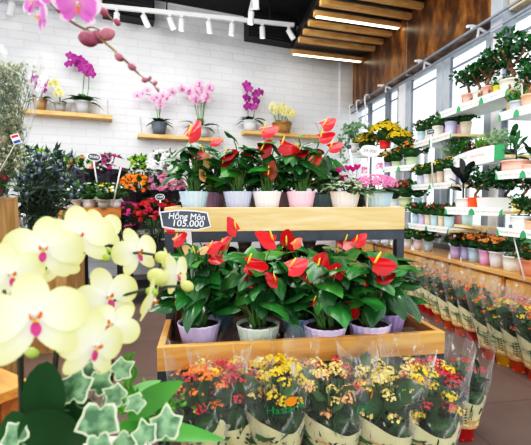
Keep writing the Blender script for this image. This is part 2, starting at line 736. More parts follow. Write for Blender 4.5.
# beige soffit wall nearer than the wooden panels
structure('trim_4', box(MB(), 2.52, 2.62, 0.6, 3.05, 2.62, CEIL), mat('b9a98c', 'c4b497', 0.6))
GREY = mat('a3abb6', 'b0b8c2', 0.4, 6)
GREYD = mat('747c88', '838b96', 0.4, 6)
structure('trim_5', box(MB(), 2.47, 2.6, 3.06, 3.2, 2.5, CEIL), GREY)
structure('trim_6', box(MB(), WX - 0.0, WX + 0.06, 0.2, 6.62, HEAD, 2.63), GREY)       # header beam
structure('trim_7', box(MB(), WX - 0.02, WX + 0.1, 0.2, 6.62, SILL - 0.01, SILL + 0.07), GREYD)
posts = [((6.10, 6.0), GREYD), ((5.49, 5.36), GREYD), ((5.12, 5.065), GREYD), ((4.90, 4.77), GREY), ((4.21, 4.10), GREY), ((4.06, 3.963), GREY), ((3.41, 3.315), GREY), ((3.18, 3.155), GREYD), ((2.25, 2.15), GREY), ((1.6, 1.5), GREY)]
for k, ((a, b), mm) in enumerate(posts):
    structure('trim_%d' % (8 + k), box(MB(), WX - 0.01, WX + 0.03, b, a, SILL, HEAD + 0.02), mm, bevel=0.004)
for k, (a, b) in enumerate(((5.065, 4.93), (3.305, 3.185))):
    structure('trim_%d' % (20 + k), box(MB(), WX - 0.02, WX + 0.03, b, a, SILL, HEAD + 0.02), WHITE)
m, nt, out = base_mat('window_glass')
_t = nt.nodes.new('ShaderNodeBsdfTransparent')
_t.inputs['Color'].default_value = (0.97, 0.99, 1.0, 1)
_g = nt.nodes.new('ShaderNodeBsdfGlossy')
_g.inputs['Roughness'].default_value = 0.02
_x = nt.nodes.new('ShaderNodeMixShader')
_x.inputs[0].default_value = 0.05
nt.links.new(_t.outputs[0], _x.inputs[1])
nt.links.new(_g.outputs[0], _x.inputs[2])
nt.links.new(_x.outputs[0], out.inputs['Surface'])
GLASS = m
opens = [(6.0, 6.62), (5.49, 6.0), (5.12, 5.36), (4.21, 4.77), (3.41, 3.963), (2.25, 3.155), (1.6, 2.15)]
for k, (a, b) in enumerate(opens):
    mb = MB()
    box(mb, WX + 0.012, WX + 0.016, a, b, SILL + 0.06, HEAD)
    wnd = structure('window_%d' % (k + 1), mb, GLASS)
    mb = MB()
    box(mb, WX + 0.005, WX + 0.022, a, b, HEAD - 0.135, HEAD - 0.115)
    box(mb, WX + 0.005, WX + 0.022, a, a + 0.02, SILL + 0.06, HEAD)
    box(mb, WX + 0.005, WX + 0.022, b - 0.02, b, SILL + 0.06, HEAD)
    obj('window_frame', mb, GREYD, wnd, False)
# outside ground
structure('ground', box(MB(), 2.9, 22, -8, 24, -0.25, -0.15), mat('c9cdca', 'dde0dd', 0.9, 1.5))
hb = MB()
rnd = random.Random(5)
for i in range(900):
    q = V((rnd.uniform(6.0, 6.7), rnd.uniform(5.2, 9.5), rnd.uniform(-0.1, 0.38)))
    chip(hb, q, sph(rnd), V((-0.6, 0, 0.8)), 0.16, 0.12)
tag(obj('hedge', hb, mat('4f8a5a', '86b58a', 0.7, 3)), 'pale green clipped hedge outside the window', 'hedge', kind='stuff')

# ------------------------------------------------------------------ black vents, track and lights
for k, (x0, x1, y0, y1, lab) in enumerate(((103, 153, 20, 35, 'black box air vent on the brick wall above the purple orchid shelf'),
                                          (244, 290, 22, 45, 'black box air vent on the brick wall near the slatted ceiling'))):
    a, b = wallpt(x0, y1), wallpt(x1, y1)
    c = (a + b) / 2
    t = thing('air_vent', lab, 'vent', (c.x, c.y, 3.45), BW_ANG, 'black air vents')
    wd = (V((b.x, b.y, 0)) - V((a.x, a.y, 0))).length
    obj('housing', box(MB(), -wd / 2, wd / 2, -0.22, 0, 0, CEIL - 3.45), BLACK, t, False)
    mb = MB()
    for i in range(7):
        box(mb, -wd / 2 + 0.03, wd / 2 - 0.03, -0.235, -0.22, 0.02 + i * 0.045, 0.045 + i * 0.045)
    obj('grille', mb, mat('2a2b2e', '333438', 0.4), t, False)

TZ = 3.45
A, B = atZ(20, 0, TZ), atZ(294, 27, TZ)
t = thing('lighting_track', 'long white lighting track under the black ceiling along the brick wall', 'track light', ((A.x + B.x) / 2, (A.y + B.y) / 2, TZ), math.atan2(B.y - A.y, B.x - A.x))
Lh = (B - A).length / 2
obj('track_rail', box(MB(), -Lh - 1.0, Lh, -0.02, 0.02, 0, 0.05), WHITE, t, False)
for q in (-Lh * 0.8, 0, Lh * 0.8):
    obj('ceiling_rod', tube(MB(), [(q, 0, 0.05), (q, 0, CEIL - TZ)], 0.008), BLACK, t)
A2, B2 = atZ(253, -10, TZ), atZ(256, 2, TZ)
t = thing('lighting_track', 'short white lighting track running toward the front of the shop', 'track light', ((A2.x + B2.x) / 2, 4.7, TZ), PI / 2 - 0.0)
obj('track_rail', box(MB(), -0.6, 0.62, -0.02, 0.02, 0, 0.05), WHITE, t, False)
for q in (-0.4, 0.45):
    obj('ceiling_rod', tube(MB(), [(q, 0, 0.05), (q, 0, CEIL - TZ)], 0.008), BLACK, t)

LENS = mat('fff8ea', 'fff8ea', 0.4, emit=3.0)
spots = [(13, 10, (-0.35, 0.3), 'first white spotlight, above the baby breath bouquet'),
         (63, 19, (0.2, 0.5), 'white spotlight behind the pink orchid spray'),
         (108, 21, (-0.15, 0.35), 'white spotlight beside the black vent above the orchid buds'),
         (134, 21, (0.45, 0.2), 'white spotlight in front of the black air vent, tilted'),
         (160, 25, (0.4, 0.1), 'white spotlight just past the black vent, tilted outward'),
         (172, 27, (-0.05, 0.15), 'white spotlight close beside the tilted one past the vent'),
         (200, 29, (0.12, 0.2), 'white spotlight over the pale pink orchid'),
         (225, 31, (-0.08, 0.15), 'white spotlight midway between pale pink and magenta orchids'),
         (258, 34, (0.06, 0.15), 'white spotlight in front of the second black vent'),
         (288, 36, (0.7, 0.1), 'white spotlight at the track end, tilted toward the slats'),
         (253, 11, (-0.1, 0.1), 'lower white spotlight on the short track'),
         (256, 2, (0.1, 0.3), 'upper white spotlight on the short track')]
for i, (px, py, (tx, ty), lab) in enumerate(spots):
    if i < 10:
        tt = (px - 20) / 274.0
        base = A.lerp(B, tt)
    else:
        base = atD(px, py, 5.0 if i == 10 else 4.6)
        base.x = (A2.x + B2.x) / 2
    t = thing('track_spotlight', lab, 'spotlight', (base.x, base.y, TZ), 0, 'white track spotlights')
    t.scale = (.85, .85, .85)
    mb = MB()
    box(mb, -0.02, 0.02, -0.03, 0.03, -0.03, -0.001)
    tube(mb, [(0, 0, -0.02), (0.0, 0, -0.08)], 0.008)
    obj('bracket', mb, WHITE, t, False)
    d = V((tx, ty, -1)).normalized()
    c = V((0, 0, -0.07))
    s, f, u = frame(d)
    M = basis(c, s, u, -f)
    mb = MB()
    prof = [(0.03, 0.03), (0.043, 0.02), (0.045, -0.14), (0.048, -0.15), (0.04, -0.15), (0.038, -0.135)]
    lathe(mb, prof, 16)
    mb.v = [tuple(M @ V(v)) for v in mb.v]
    hd = obj('lamp_head', mb, WHITE, t)
    mb = MB()
    lathe(mb, [(0.037, -0.140)], 16)
    mb.v = [tuple(M @ V(v)) for v in mb.v]
    obj('lens', mb, LENS, hd)

# ------------------------------------------------------------------ slatted wooden canopy
SZ = 3.24
sl = [(54, 1.323, 5.961, 2.495, 6.127)]
y0, y1 = 5.961, 4.726
rows = [5.961, 5.50, 5.24, 4.98, 4.726, 4.46, 4.20, 3.94, 3.68]
t = thing('slatted_canopy', 'dark ceiling canopy hung with light wooden slats beside the wooden wall', 'ceiling canopy', (1.9, 4.9, SZ))
mb = MB()
vs = [(1.25 - 1.9, 2.9 - 4.9, 0.085), (2.49 - 1.9, 2.9 - 4.9, 0.085), (2.49 - 1.9, 6.2 - 4.9, 0.085), (1.33 - 1.9, 6.04 - 4.9, 0.085)]
mb.add(vs + [(x, y, 0.2) for x, y, z in vs], [(3, 2, 1, 0), (4, 5, 6, 7), (0, 1, 5, 4), (1, 2, 6, 5), (2, 3, 7, 6), (3, 0, 4, 7)])
obj('canopy_panel', mb, mat('101114', '1a1c20', 0.35), t, False)
for x, y in ((-0.5, -1.6), (0.5, -1.6), (-0.5, 0.9), (0.5, 0.9)):
    obj('suspension_rod', tube(MB(), [(x, y, 0.2), (x, y, CEIL - SZ)], 0.012), BLACK, t)
GLOW = mat('fff0d0', 'fff4dc', 0.5, emit=5.0)
for k, yy in enumerate(rows):
    M = Matrix.Translation(V((0, yy - 4.9 + 0.08, 0))) @ Matrix.Rotation(math.atan2(0.166, 1.17), 4, 'Z')
    s_ = obj('slat', box(MB(), -0.59, 0.6, -0.03, 0.03, 0.0, 0.062, 0, M), SHELF_W, t, False)
    if k in (0, 4):
        obj('light_strip', box(MB(), -0.56, 0.57, -0.02, 0.02, -0.008, 0.001, 0, M), GLOW, s_, False)

# ------------------------------------------------------------------ metal rods in front of the windows
t = thing('hanging_rail', 'pair of long grey metal rods running above the windows', 'rail', (2.42, 4.0, 2.55))
for dz, dx in ((0.04, 0.0), (-0.03, 0.06)):
    obj('rod', tube(MB(), [(dx, -2.2, dz), (dx, 2.55, dz)], 0.013, 8), GREYD, t)
for q in (-0.62, 0.28, 1.25, -1.6):
    mb = MB()
    tube(mb, curve([(-0.05, q, 0.07), (0.03, q, 0.075), (0.16, q, 0.03)], 4), 0.014, 6)
    tube(mb, [(0.0, q, 0.04), (0.0, q, 0.07)], 0.012, 6)
    tube(mb, [(0.06, q, -0.03), (0.07, q, 0.05)], 0.012, 6)
    obj('bracket', mb, WHITE, t)
for i, (py, lab) in enumerate(((6.35, 'white hanger hooked on the metal rod, closest to the brick wall'), (6.05, 'white hanger hooked on the metal rod, middle one of three'),
                              (5.72, 'white hanger hooked on the metal rod, furthest from the brick wall'))):
    t = thing('hanger', lab, 'hanger', (2.42, py, 2.59), 0, 'white hangers on the rod')
    mb = MB()
    tube(mb, curve([(0.03, 0, -0.015), (0.028, 0, 0.022), (-0.03, 0, 0.022), (-0.04, 0, -0.06), (-0.02, 0, -0.2), (-0.02, 0.02, -0.34)], 4), 0.011, 6)
    obj('hook', mb, WHITE, t)
    mb = MB()
    tube(mb, curve([(-0.02, 0.1, -0.42), (-0.02, 0.02, -0.34), (-0.02, -0.1, -0.42)], 4), 0.011, 6)
    obj('hanger_bar', mb, WHITE, t)

# ------------------------------------------------------------------ counter under the windows
CT, CXF = 0.52, 2.18
tag(obj('worktop', box(MB(), CXF, WX - 0.03, -0.6, 6.5, CT - 0.035, CT), COUNTER_TOP, None, False, 0.004),
    'long polished wooden worktop under the windows holding flower pots', 'worktop')
ce = [6.45, 5.7, 4.95, 4.3, 3.688, 3.347, 2.654, 2.0, 1.3]
cl = ['at the brick wall end', 'second from the brick wall', 'third from the brick wall', 'behind the far end of the floor plant row',
      'narrow, behind the orange-potted kalanchoes', 'wide, below the row of pastel pots', 'behind the yellow floor kalanchoe', 'at the near end of the row']
for k in range(len(ce) - 1):
    a, b = ce[k + 1] + 0.002, ce[k] - 0.002
    t = thing('cabinet', 'honey wood cabinet unit under the worktop, ' + cl[k], 'cabinet', (CXF + 0.2, (a + b) / 2, 0), 0, 'wooden cabinets under the windows')
    h = (b - a) / 2
    mb = MB()
    box(mb, -0.15, 0.2, -h, h, 0.0, CT - 0.037)
    obj('carcass', mb, COUNTER_W, t, False)
    obj('door', box(MB(), -0.17, -0.15, -h + 0.004, h - 0.03, 0.05, CT - 0.06), COUNTER_W, t, False, 0.003)
    obj('stile', box(MB(), -0.18, -0.15, h - 0.028, h, 0.0, CT - 0.037), mat('96602a', 'a8713a', 0.5), t, False)

# ================================================================== PLANT BUILDERS
def pot_mb(r, h, ribs=0, taper=0.74, rim=True, n=32):
    mb = MB()
    prof = [(r * taper, 0), (r * (taper + (1 - taper) * 0.5), h * 0.5), (r * 0.985, h * 0.9)]
    if rim:
        prof += ([(r * 1.0, h * 0.93), (r * 1.02, h), (r * 0.97, h), (r * 0.93, h * 0.86)] if ribs else [(r * 1.04, h * 0.91), (r * 1.05, h), (r * 0.97, h), (r * 0.93, h * 0.86)])
    else:
        prof += [(r, h), (r * 0.94, h), (r * 0.92, h * 0.86)]
    lathe(mb, prof, n if not ribs else ribs * 4, 0, ribs=ribs, amp=0.03 if ribs else 0)
    return mb


def disc_mb(r, z, n=20):
    mb = MB()
    mb.add([(0, 0, z + 0.004)] + [(r * math.cos(2 * PI * i / n), r * math.sin(2 * PI * i / n), z) for i in range(n)], [(0, 1 + i, 1 + (i + 1) % n) for i in range(n)])
    return mb


def pot_parts(t, r, h, col, ribs=0, taper=0.74, soil=True, rim=True):
    pm = mat(col, None, 0.4, 3)
    obj('pot', cached(('pot', round(r, 3), round(h, 3), col, ribs, taper, rim), lambda: pot_mb(r, h, ribs, taper, rim), 'pot', pm), None, t)
    if soil:
        obj('soil', cached(('soil', round(r, 3), round(h, 3)), lambda: disc_mb(r * 0.93, h * 0.87), 'soil', SOIL), None, t)


TO_CAM = lambda p: (V((0, 0, EYE + 0.15)) - p).normalized()


def anthurium(label, px, D, zb, r, h, col, seed, flowers, nl=16, ht=0.27, spread=0.13, LL=0.14, ribs=20, group='potted anthuriums on the display stand'):
    rnd = random.Random(seed)
    base = spot_at(px, D, zb)
    t = thing('anthurium', label, 'potted plant', base, 0, group)
    pot_parts(t, r, h, col, ribs)
    fol, pet = MB(), MB()
    nl = int(nl * 1.75)
    for i in range(nl):
        az = i * 2.399 + rnd.uniform(-0.3, 0.3)
        k = (i + 0.5) / nl
        fr = max(0, -math.sin(az))
        zt = h + 0.05 * fr + ht * (0.16 + 0.74 * k * rnd.uniform(0.85, 1.12))
        rad = spread * (0.95 - 0.4 * k) * rnd.uniform(0.35, 1.1) * (1 - 0.35 * fr)
        o = V((math.cos(az), math.sin(az), 0))
        P = o * rad + V((0, 0, zt))
        c0 = V((0.35 * r * math.cos(az + 1), 0.35 * r * math.sin(az + 1), h * 0.88))
        tube(pet, curve([c0, c0.lerp(P, 0.55) + V((0, 0, 0.2 * (zt - h))) - o * rad * 0.15, P], 4), [0.0035] * 8 + [0.0025], 5)
        el = rnd.uniform(-0.95, 0.45)
        LLi = LL * rnd.uniform(0.62, 1.0)
        aa = az + rnd.uniform(-0.9, 0.9)
        zmin = h + 0.012 + 0.05 * max(0, -math.sin(aa))
        if zt + LLi * math.sin(el) < zmin:
            el = math.asin(max(-1, min(1, (zmin - zt) / LLi)))
        o2 = V((math.cos(aa), math.sin(aa), 0))
        d = o2 * math.cos(el) + V((0, 0, math.sin(el)))
        n = o2 * (-math.sin(el)) + V((0, 0, math.cos(el))) + V((0, -0.25, 0)) + V((rnd.uniform(-0.6, 0.6), rnd.uniform(-0.5, 0.5), 0))
        heart(fol, P, d, n, LLi, LLi * rnd.uniform(0.66, 0.8), 0.22, rnd.uniform(0.15, 0.45), 1 if rnd.random() < 0.2 else 0)
    obj('petiole', pet, STEM, t)['kind'] = 'stuff'
    obj('foliage', fol, [LEAF_ANTH, LEAF_ANTH2], t)
    for (fx, fy, sz, colr, roll) in flowers:
        P = atD(fx, fy, D - 0.05 + rnd.uniform(-0.04, 0.03)) - base
        Lf = sz * D / F * 0.93
        tc_ = TO_CAM(P + base)
        n = (tc_ * 0.8 + V((rnd.uniform(-0.35, 0.35), 0, 0.75))).normalized()
        side = V((1, 0, 0))
        d = (side * math.cos(roll) + V((0, -0.25, 1)) * math.sin(roll)).normalized()
        mb = MB()
        roll += rnd.uniform(-0.5, 0.5)
        d = (side * math.cos(roll) + V((0, -0.25, 1)) * math.sin(roll)).normalized()
        heart(mb, P - d * Lf * 0.4, d, n, Lf * 1.0, Lf * 0.98, 0.3, -0.15, 0, 0.2)
        q0 = V((rnd.uniform(-0.3, 0.3) * r, rnd.uniform(-0.3, 0.3) * r, h * 0.88))
        tube(mb, curve([q0, q0.lerp(P, 0.5) + V((0, 0, 0.03)), P - d * Lf * 0.37 - n * 0.004], 5), 0.0028, 5, 1)
        fl = obj('spathe', mb, [SPATHE[colr], STEM], t)
        mb = MB()
        q = P - d * Lf * 0.33 + n * 0.003
        dd = (n * 0.55 + d * 0.4 + V((0, 0, 0.45))).normalized()
        tube(mb, [q, q + dd * Lf * 0.25, q + dd * Lf * 0.5, q + dd * Lf * 0.56], [Lf * 0.045, Lf * 0.05, Lf * 0.035, Lf * 0.008], 8)
        obj('spadix', mb, SPADIX, fl)
    return t


# kalanchoe in a printed paper collar and a clear sleeve -------------------------------------------------
def kal_pot():
    mb = MB()
    lathe(mb, [(0.050, 0), (0.055, 0.004), (0.064, 0.09), (0.068, 0.092), (0.069, 0.105), (0.062, 0.105)], 28)
    for i in range(6):
        a = 2 * PI * i / 6
        box(mb, -0.008, 0.008, -0.003, 0.003, -0.0, 0.012, 0, Matrix.Translation((0.054 * math.cos(a), 0.054 * math.sin(a), 0)) @ Matrix.Rotation(a + PI / 2, 4, 'Z'))
    return mb


def kal_foliage(seed):
    rnd = random.Random(seed)
    mb = MB()
    for i in range(62):
        k = (i + 0.5) / 62
        az = i * 2.399
        zz = 0.14 + 0.19 * k
        o = V((math.cos(az), math.sin(az), 0))
        el = rnd.uniform(0.5, 1.35)
        if i % 4 == 0:
            el = rnd.uniform(-0.2, 0.5)
        d = o * math.cos(el) + V((0, 0, math.sin(el))) + V((-o.y, o.x, 0)) * rnd.uniform(-.5, .5)
        n = V((0, 0, 1)) * math.cos(el) + o * math.sin(el) + V((rnd.uniform(-.25, .25), rnd.uniform(-.25, .25), 0))
        Ls = rnd.uniform(0.065, 0.09)
        rad = min(wrap_r(zz + Ls * math.sin(el)) - 0.012 - Ls * max(0, math.cos(el)), 0.088) if el > .5 else .03
        oval(mb, o * rad + V((0, 0, zz)), d, n, Ls, Ls * 0.85, 0.1, 0.15, 0, 0.05, 9, 18)
    for i in range(14):
        az = i * 2.399
        o = V((math.cos(az), math.sin(az), 0)) * rnd.uniform(0.01, 0.08)
        tube(mb, [o * 0.4 + V((0, 0, 0.1)), o * 0.8 + V((0, 0, 0.25)), o + V((0, 0, 0.36))], 0.003, 5, 0)
    return mb


def kal_clusters(seed, cols, nh=30):
    """[(colour, mesh builder)]: the flower heads of each colour over the crown"""
    rnd = random.Random(seed)
    out = {c: MB() for c, _ in cols}
    regions = [(c, rnd.uniform(0, 6.28), w) for c, w in cols]
    for i in range(nh):
        k = (i + 0.5) / nh
        az = i * 2.399 + rnd.uniform(-0.2, 0.2)
        rad = 0.112 * math.sqrt(k)
        hc = V((rad * math.cos(az), rad * math.sin(az), 0.405 - 0.075 * k * k + rnd.uniform(-0.025, 0.012) - (rnd.uniform(.02, .09) if rnd.random() < 0.38 else 0)))
        # colours keep to patches, as several plants share a pot
        best = max(regions, key=lambda q: q[2] * (1.6 + math.cos(az - q[1])) * rnd.uniform(0.25, 1.2))
        mb = out[best[0]]
        for j in range(26):
            dv = sph(rnd, -0.1)
            q = hc + V((dv.x * 0.024, dv.y * 0.024, dv.z * 0.016)) * rnd.uniform(.6, 1.05)
            floret(mb, q, dv + V((0, -0.3, 0.3)), rnd.uniform(0.0045, 0.0068), 4, 0, rnd.uniform(0, 1.5), 0.3, None)
    return [(c, b) for c, b in out.items() if b.v]


def wrap_r(z):
    return 0.068 + (z - 0.06) * 0.22 if z < 0.26 else 0.112 + (z - 0.26) * 0.16


def kal_wrap(seed, front):
    rnd = random.Random(seed)
    mb = MB()
    n = 48
    rows = 7
    vs, fs = [], []
    for k in range(rows):
        for i in range(n):
            a = 2 * PI * i / n
            da = math.atan2(math.sin(a - front), math.cos(a - front))
            top = 0.212 + 0.055 * math.sin(min(abs(da), 1.6) * 0.98) ** 2 + (0.05 * math.exp(-((da - 0.3) / 0.16) ** 2) if seed % 2 else 0.0)
            z = 0.095 + (top - 0.095) * k / (rows - 1)
            r = wrap_r(z) * (1 + 0.02 * math.sin(9 * a + 5 * z * 10 + seed)) + (0.004 if k == 0 else 0)
            vs.append((r * math.cos(a), r * math.sin(a), z))
    for k in range(rows - 1):
        for i in range(n):
            j = (i + 1) % n
            fs.append((k * n + i, k * n + j, (k + 1) * n + j, (k + 1) * n + i))
    mb.add(vs, fs)
    return mb


def kal_kraft():
    mb = MB()
    vs, fs = [], []
    n = 40
    for k, z in enumerate((0.078, 0.095, 0.11, 0.125)):
        for i in range(n):
            a = 2 * PI * i / n
            r = (0.0735 + (z - 0.06) * 0.16) * (1 + 0.02 * math.sin(14 * a + k))
            vs.append((r * math.cos(a), r * math.sin(a), z))
    for k in range(3):
        for i in range(n):
            j = (i + 1) % n
            fs.append((k * n + i, k * n + j, (k + 1) * n + j, (k + 1) * n + i))
    mb.add(vs, fs)
    return mb


def kal_sleeve(seed, top=0.47):
    rnd = random.Random(seed * 7 + 1)
    mb = MB()
    n, rows = 26, 7
    ph = [rnd.uniform(0, 6) for _ in range(4)]
    vs, fs = [], []
    for k in range(rows):
        u = k / (rows - 1)
        for i in range(n):
            a = 2 * PI * i / n
            tp = top + 0.03 * math.sin(2 * a + ph[0]) + 0.018 * math.sin(5 * a + ph[1])
            z = 0.16 + (tp - 0.16) * u
            r = (wrap_r(z) + 0.006) * (1 + u * u * 0.1 * math.sin(3 * a + ph[2]) + rnd.uniform(-0.03, 0.03) * (0.3 + u))
            vs.append((r * math.cos(a), r * math.sin(a), z + rnd.uniform(-0.006, 0.006)))
    for k in range(rows - 1):
        for i in range(n):
            j = (i + 1) % n
            q = (k * n + i, k * n + j, (k + 1) * n + j, (k + 1) * n + i)
            fs += [(q[0], q[1], q[2]), (q[0], q[2], q[3])] if (i + k) % 2 else [(q[0], q[1], q[3]), (q[1], q[2], q[3])]
    mb.add(vs, fs)
    return mb


def on_cone(mb, s, width, ang, z, rf, mi, tilt=0.0, hs=1.0, vertical=False):
    vs, fs, w = text_shape(s)
    k = width / w
    out_ = []
    for x, y, _ in vs:
        X, Y = x * k, y * k * hs
        if vertical:
            X, Y = -Y, X
        X, Y = X * math.cos(tilt) - Y * math.sin(tilt), X * math.sin(tilt) + Y * math.cos(tilt)
        zz = z + Y
        r = rf(zz)
        a = ang + X / r
        out_.append((r * math.cos(a), r * math.sin(a), zz))
    mb.add(out_, fs, mi)


def patch_on_cone(mb, pts, ang, z, rf, mi):
    out_ = []
    for X, Y in pts:
        r = rf(z + Y)
        a = ang + X / r
        out_.append((r * math.cos(a), r * math.sin(a), z + Y))
    mb.add(out_, [tuple(range(len(pts)))], mi)


KC = {'orange': mat('ef6f12', 'f99a2c', 0.5, 160, trans=0.2), 'cream': mat('e4c464', 'f4e098', 0.5, 160, trans=0.2), 'red': mat('b80f18', 'e0242c', 0.5, 160, trans=0.2),
      'pinkred': mat('b41c2c', 'de4a54', 0.5, 160, trans=0.2), 'yellow': mat('f2c80a', 'fde230', 0.5, 160, trans=0.3), 'peach': mat('ee9a5a', 'f7c08a', 0.5, 160, trans=0.2),
      'pink': mat('d8588e', 'ee9abe', 0.5, 160, trans=0.2), 'magenta': mat('b8187c', 'dc3aa0', 0.5, 160, trans=0.2), 'white': mat('eeeef0', 'f8f8f8', 0.5, 160, trans=0.2),
      'mauve': mat('a86a98', 'd2a2c4', 0.5, 160, trans=0.2), 'lime': mat('7aa82a', 'a8d048', 0.5, 160, trans=0.2), 'crimson': mat('9c0f34', 'd02050', 0.5, 160, trans=0.2),
      'hotpink': mat('d02a86', 'ee58ae', 0.5, 160, trans=0.2), 'amber': mat('e88a10', 'f8b838', 0.5, 160, trans=0.2), 'blue': mat('4a5578', '76809c', 0.6, 60)}
LOGO_G = mat('1f9a58', '2aa865', 0.5)
LOGO_O = mat('f08a10', 'f59a22', 0.5)
PRINT_O = mat('d97a2a', 'd97a2a', 0.6)


def kalanchoe(label, base, potcol, cols, seed, front=-PI / 2, group='sleeved kalanchoes', logo=None, prints=True, scale=1.0, tilt=(0, 0), nh=38):
    """cols: [(colour, weight)]; FRONT: the side the collar's opening shows; LOGO: the angle of the printed logo"""
    t = thing('kalanchoe', label, 'potted plant', base, 0, group)
    t.scale = (scale,) * 3
    t.rotation_euler = (tilt[0], tilt[1], 0)
    obj('pot', cached(('kpot', potcol), kal_pot, 'pot', mat(potcol, None, 0.4, 4)), None, t)
    v = seed % 5
    obj('foliage', cached(('kfol', v), lambda: kal_foliage(v), 'foliage', LEAF_KAL), None, t)
    for c, b in kal_clusters(seed, cols, nh):
        obj('blossoms', b, KC[c], t)
    obj('kraft_band', cached(('kkraft',), kal_kraft, 'kraft_band', KRAFT), None, t)
    wv = (v, round(front, 1))
    wr = obj('paper_wrap', cached(('kwrap',) + wv, lambda: kal_wrap(v, front), 'paper_wrap', PAPER), None, t)
    if prints:
        def mk():
            mb = MB()
            rr = random.Random(v)
            rf = lambda z: wrap_r(z) * 1.022 + 0.001
            for q in range(3):
                aa = front + (-0.75, 0.7, 2.2)[q]
                for j in range(6):
                    zz = 0.105 + j * 0.016
                    for sgn in (-1, 1):
                        patch_on_cone(mb, [(0, 0), (sgn * 0.006, 0.009), (sgn * 0.016, 0.012), (sgn * 0.009, 0.002)], aa, zz, rf, 0)
            for aa in (front + 0.3, front - 1.3):
                patch_on_cone(mb, [(0.0045 * math.cos(i), 0.0045 * math.sin(i)) for i in [x * PI / 4 for x in range(8)]], aa, 0.185, rf, 0)
            on_cone(mb, 'Dalat', 0.06, front - 0.42, 0.16, rf, 0, vertical=True)
            on_cone(mb, 'Hasfarm', 0.05, front - 1.05, 0.19, rf, 1, tilt=-0.1)
            return mb
        obj('print', cached(('kprint',) + wv, mk, 'print', [INK, PRINT_O]), None, wr)
    sv = obj('plastic_sleeve', cached(('ksleeve', v), lambda: kal_sleeve(v), 'plastic_sleeve', SLEEVE, False), None, t)
    if logo is not None:
        mb = MB()
        rf = lambda z: wrap_r(z) * 1.06 + 0.006
        on_cone(mb, 'Hasfarm', 0.125, logo, 0.315, rf, 0, tilt=0.08)
        mb2 = [(0.019 * math.cos(i * PI / 10), 0.017 * math.sin(i * PI / 10)) for i in range(20)]
        patch_on_cone(mb, mb2, logo + 0.1, 0.342, lambda z: rf(z) + 0.001, 1)
        obj('logo', mb, [LOGO_G, LOGO_O], sv, False)
    return t


# small foliage kinds, one unit = crown radius -------------------------------------------------------------
def bush_mb(seed, n=95, flat=0.85):
    rnd = random.Random(seed)
    mb = MB()
    for i in range(n):
        dv = sph(rnd, -0.25)
        rr = rnd.uniform(0.45, 1.0)
        p = V((dv.x * rr, dv.y * rr, 0.25 + dv.z * rr * flat))
        d = (dv + V((rnd.uniform(-0.6, 0.6), rnd.uniform(-0.6, 0.6), rnd.uniform(-0.2, 0.6)))).normalized()
        chip(mb, p, d, dv + V((0, 0, 0.6)), rnd.uniform(0.36, 0.5), rnd.uniform(0.24, 0.34), 0)
    blob(mb, (0, 0, 0.2), 0.6, 0.6, 0.45, 0, 8, 5)
    tube(mb, [(0, 0, -0.6), (0, 0, 0.2)], 0.12, 6, 0)
    return mb


def bush_flowers(seed, n, r, flat=0.85, k=5, low=0.25):
    rnd = random.Random(seed + 50)
    mb = MB()
    for i in range(n):
        dv = sph(rnd, low)
        p = V((dv.x, dv.y, 0.28 + dv.z * flat)) * 1.04
        floret(mb, p, dv + V((0, 0, 0.2)), r * rnd.uniform(0.8, 1.2), k, 0, rnd.uniform(0, 2), 0.3, 0)
    return mb


def bonsai_parts(t, r, zt, seed, H):
    key = seed % 4

    def trunk():
        rnd = random.Random(key + 9)
        mb = MB()
        pts = curve([(0, 0, -0.1), (0.06, 0, 0.12), (-0.06, 0.03, 0.3), (0.05, -0.02, 0.5), (0, 0, 0.7)], 4)
        tube(mb, pts, [0.085 - 0.06 * i / (len(pts) - 1) for i in range(len(pts))], 8)
        for i in range(5):
            a = i * 1.3
            tube(mb, curve([(0, 0, 0.42 + 0.05 * i), (0.2 * math.cos(a), 0.2 * math.sin(a), 0.6), (0.34 * math.cos(a), 0.34 * math.sin(a), 0.75)], 3), 0.025, 5)
        for i in range(4):
            a = i * 1.6 + 0.4
            tube(mb, curve([(0.04 * math.cos(a), 0.04 * math.sin(a), 0.25), (0.15 * math.cos(a), 0.15 * math.sin(a), 0.1), (0.2 * math.cos(a), 0.2 * math.sin(a), -0.05)], 3), [0.04] * 6 + [0.02], 6)
        return mb

    def crown():
        rnd = random.Random(key + 90)
        mb = MB()
        for i in range(13):
            a = i * 2.399
            c = V((0.36 * math.cos(a) * (0.3 + 0.7 * (i % 3) / 2), 0.36 * math.sin(a) * (0.3 + 0.7 * (i % 3) / 2), 0.58 + 0.1 * (i % 5)))
            for j in range(24):
                dv = sph(rnd, -0.4)
                chip(mb, c + dv * 0.17, (dv + V((rnd.uniform(-.5, .5), rnd.uniform(-.5, .5), rnd.uniform(-.3, .3)))), dv + V((0, 0, 0.5)), 0.16, 0.1)
        return mb
    a = obj('trunk', cached(('btr', key), trunk, 'trunk', BARK), None, t)
    b = obj('foliage', cached(('bcr', key), crown, 'foliage', LEAF_BONSAI), None, t)
    for o in (a, b):
        o.location = (0, 0, zt - .16 * H)
        o.scale = (H, H, H)


def moss_mb(r, z, seed=0, sx=1.0):
    rnd = random.Random(seed)
    mb = MB()
    for i in range(70):
        a, q = rnd.uniform(0, 6.283), r * math.sqrt(rnd.random()) * 0.9
        chip(mb, V((q * math.cos(a) * sx, q * math.sin(a), z)), V((rnd.uniform(-.6, .6), rnd.uniform(-.6, .6), 1)), V((rnd.uniform(-1, 1), -1, .2)), r * 0.35, r * 0.16)
    return mb


BLOSSOM_R = {'mum': 0.17, 'kal': 0.10, 'dense': 0.16}


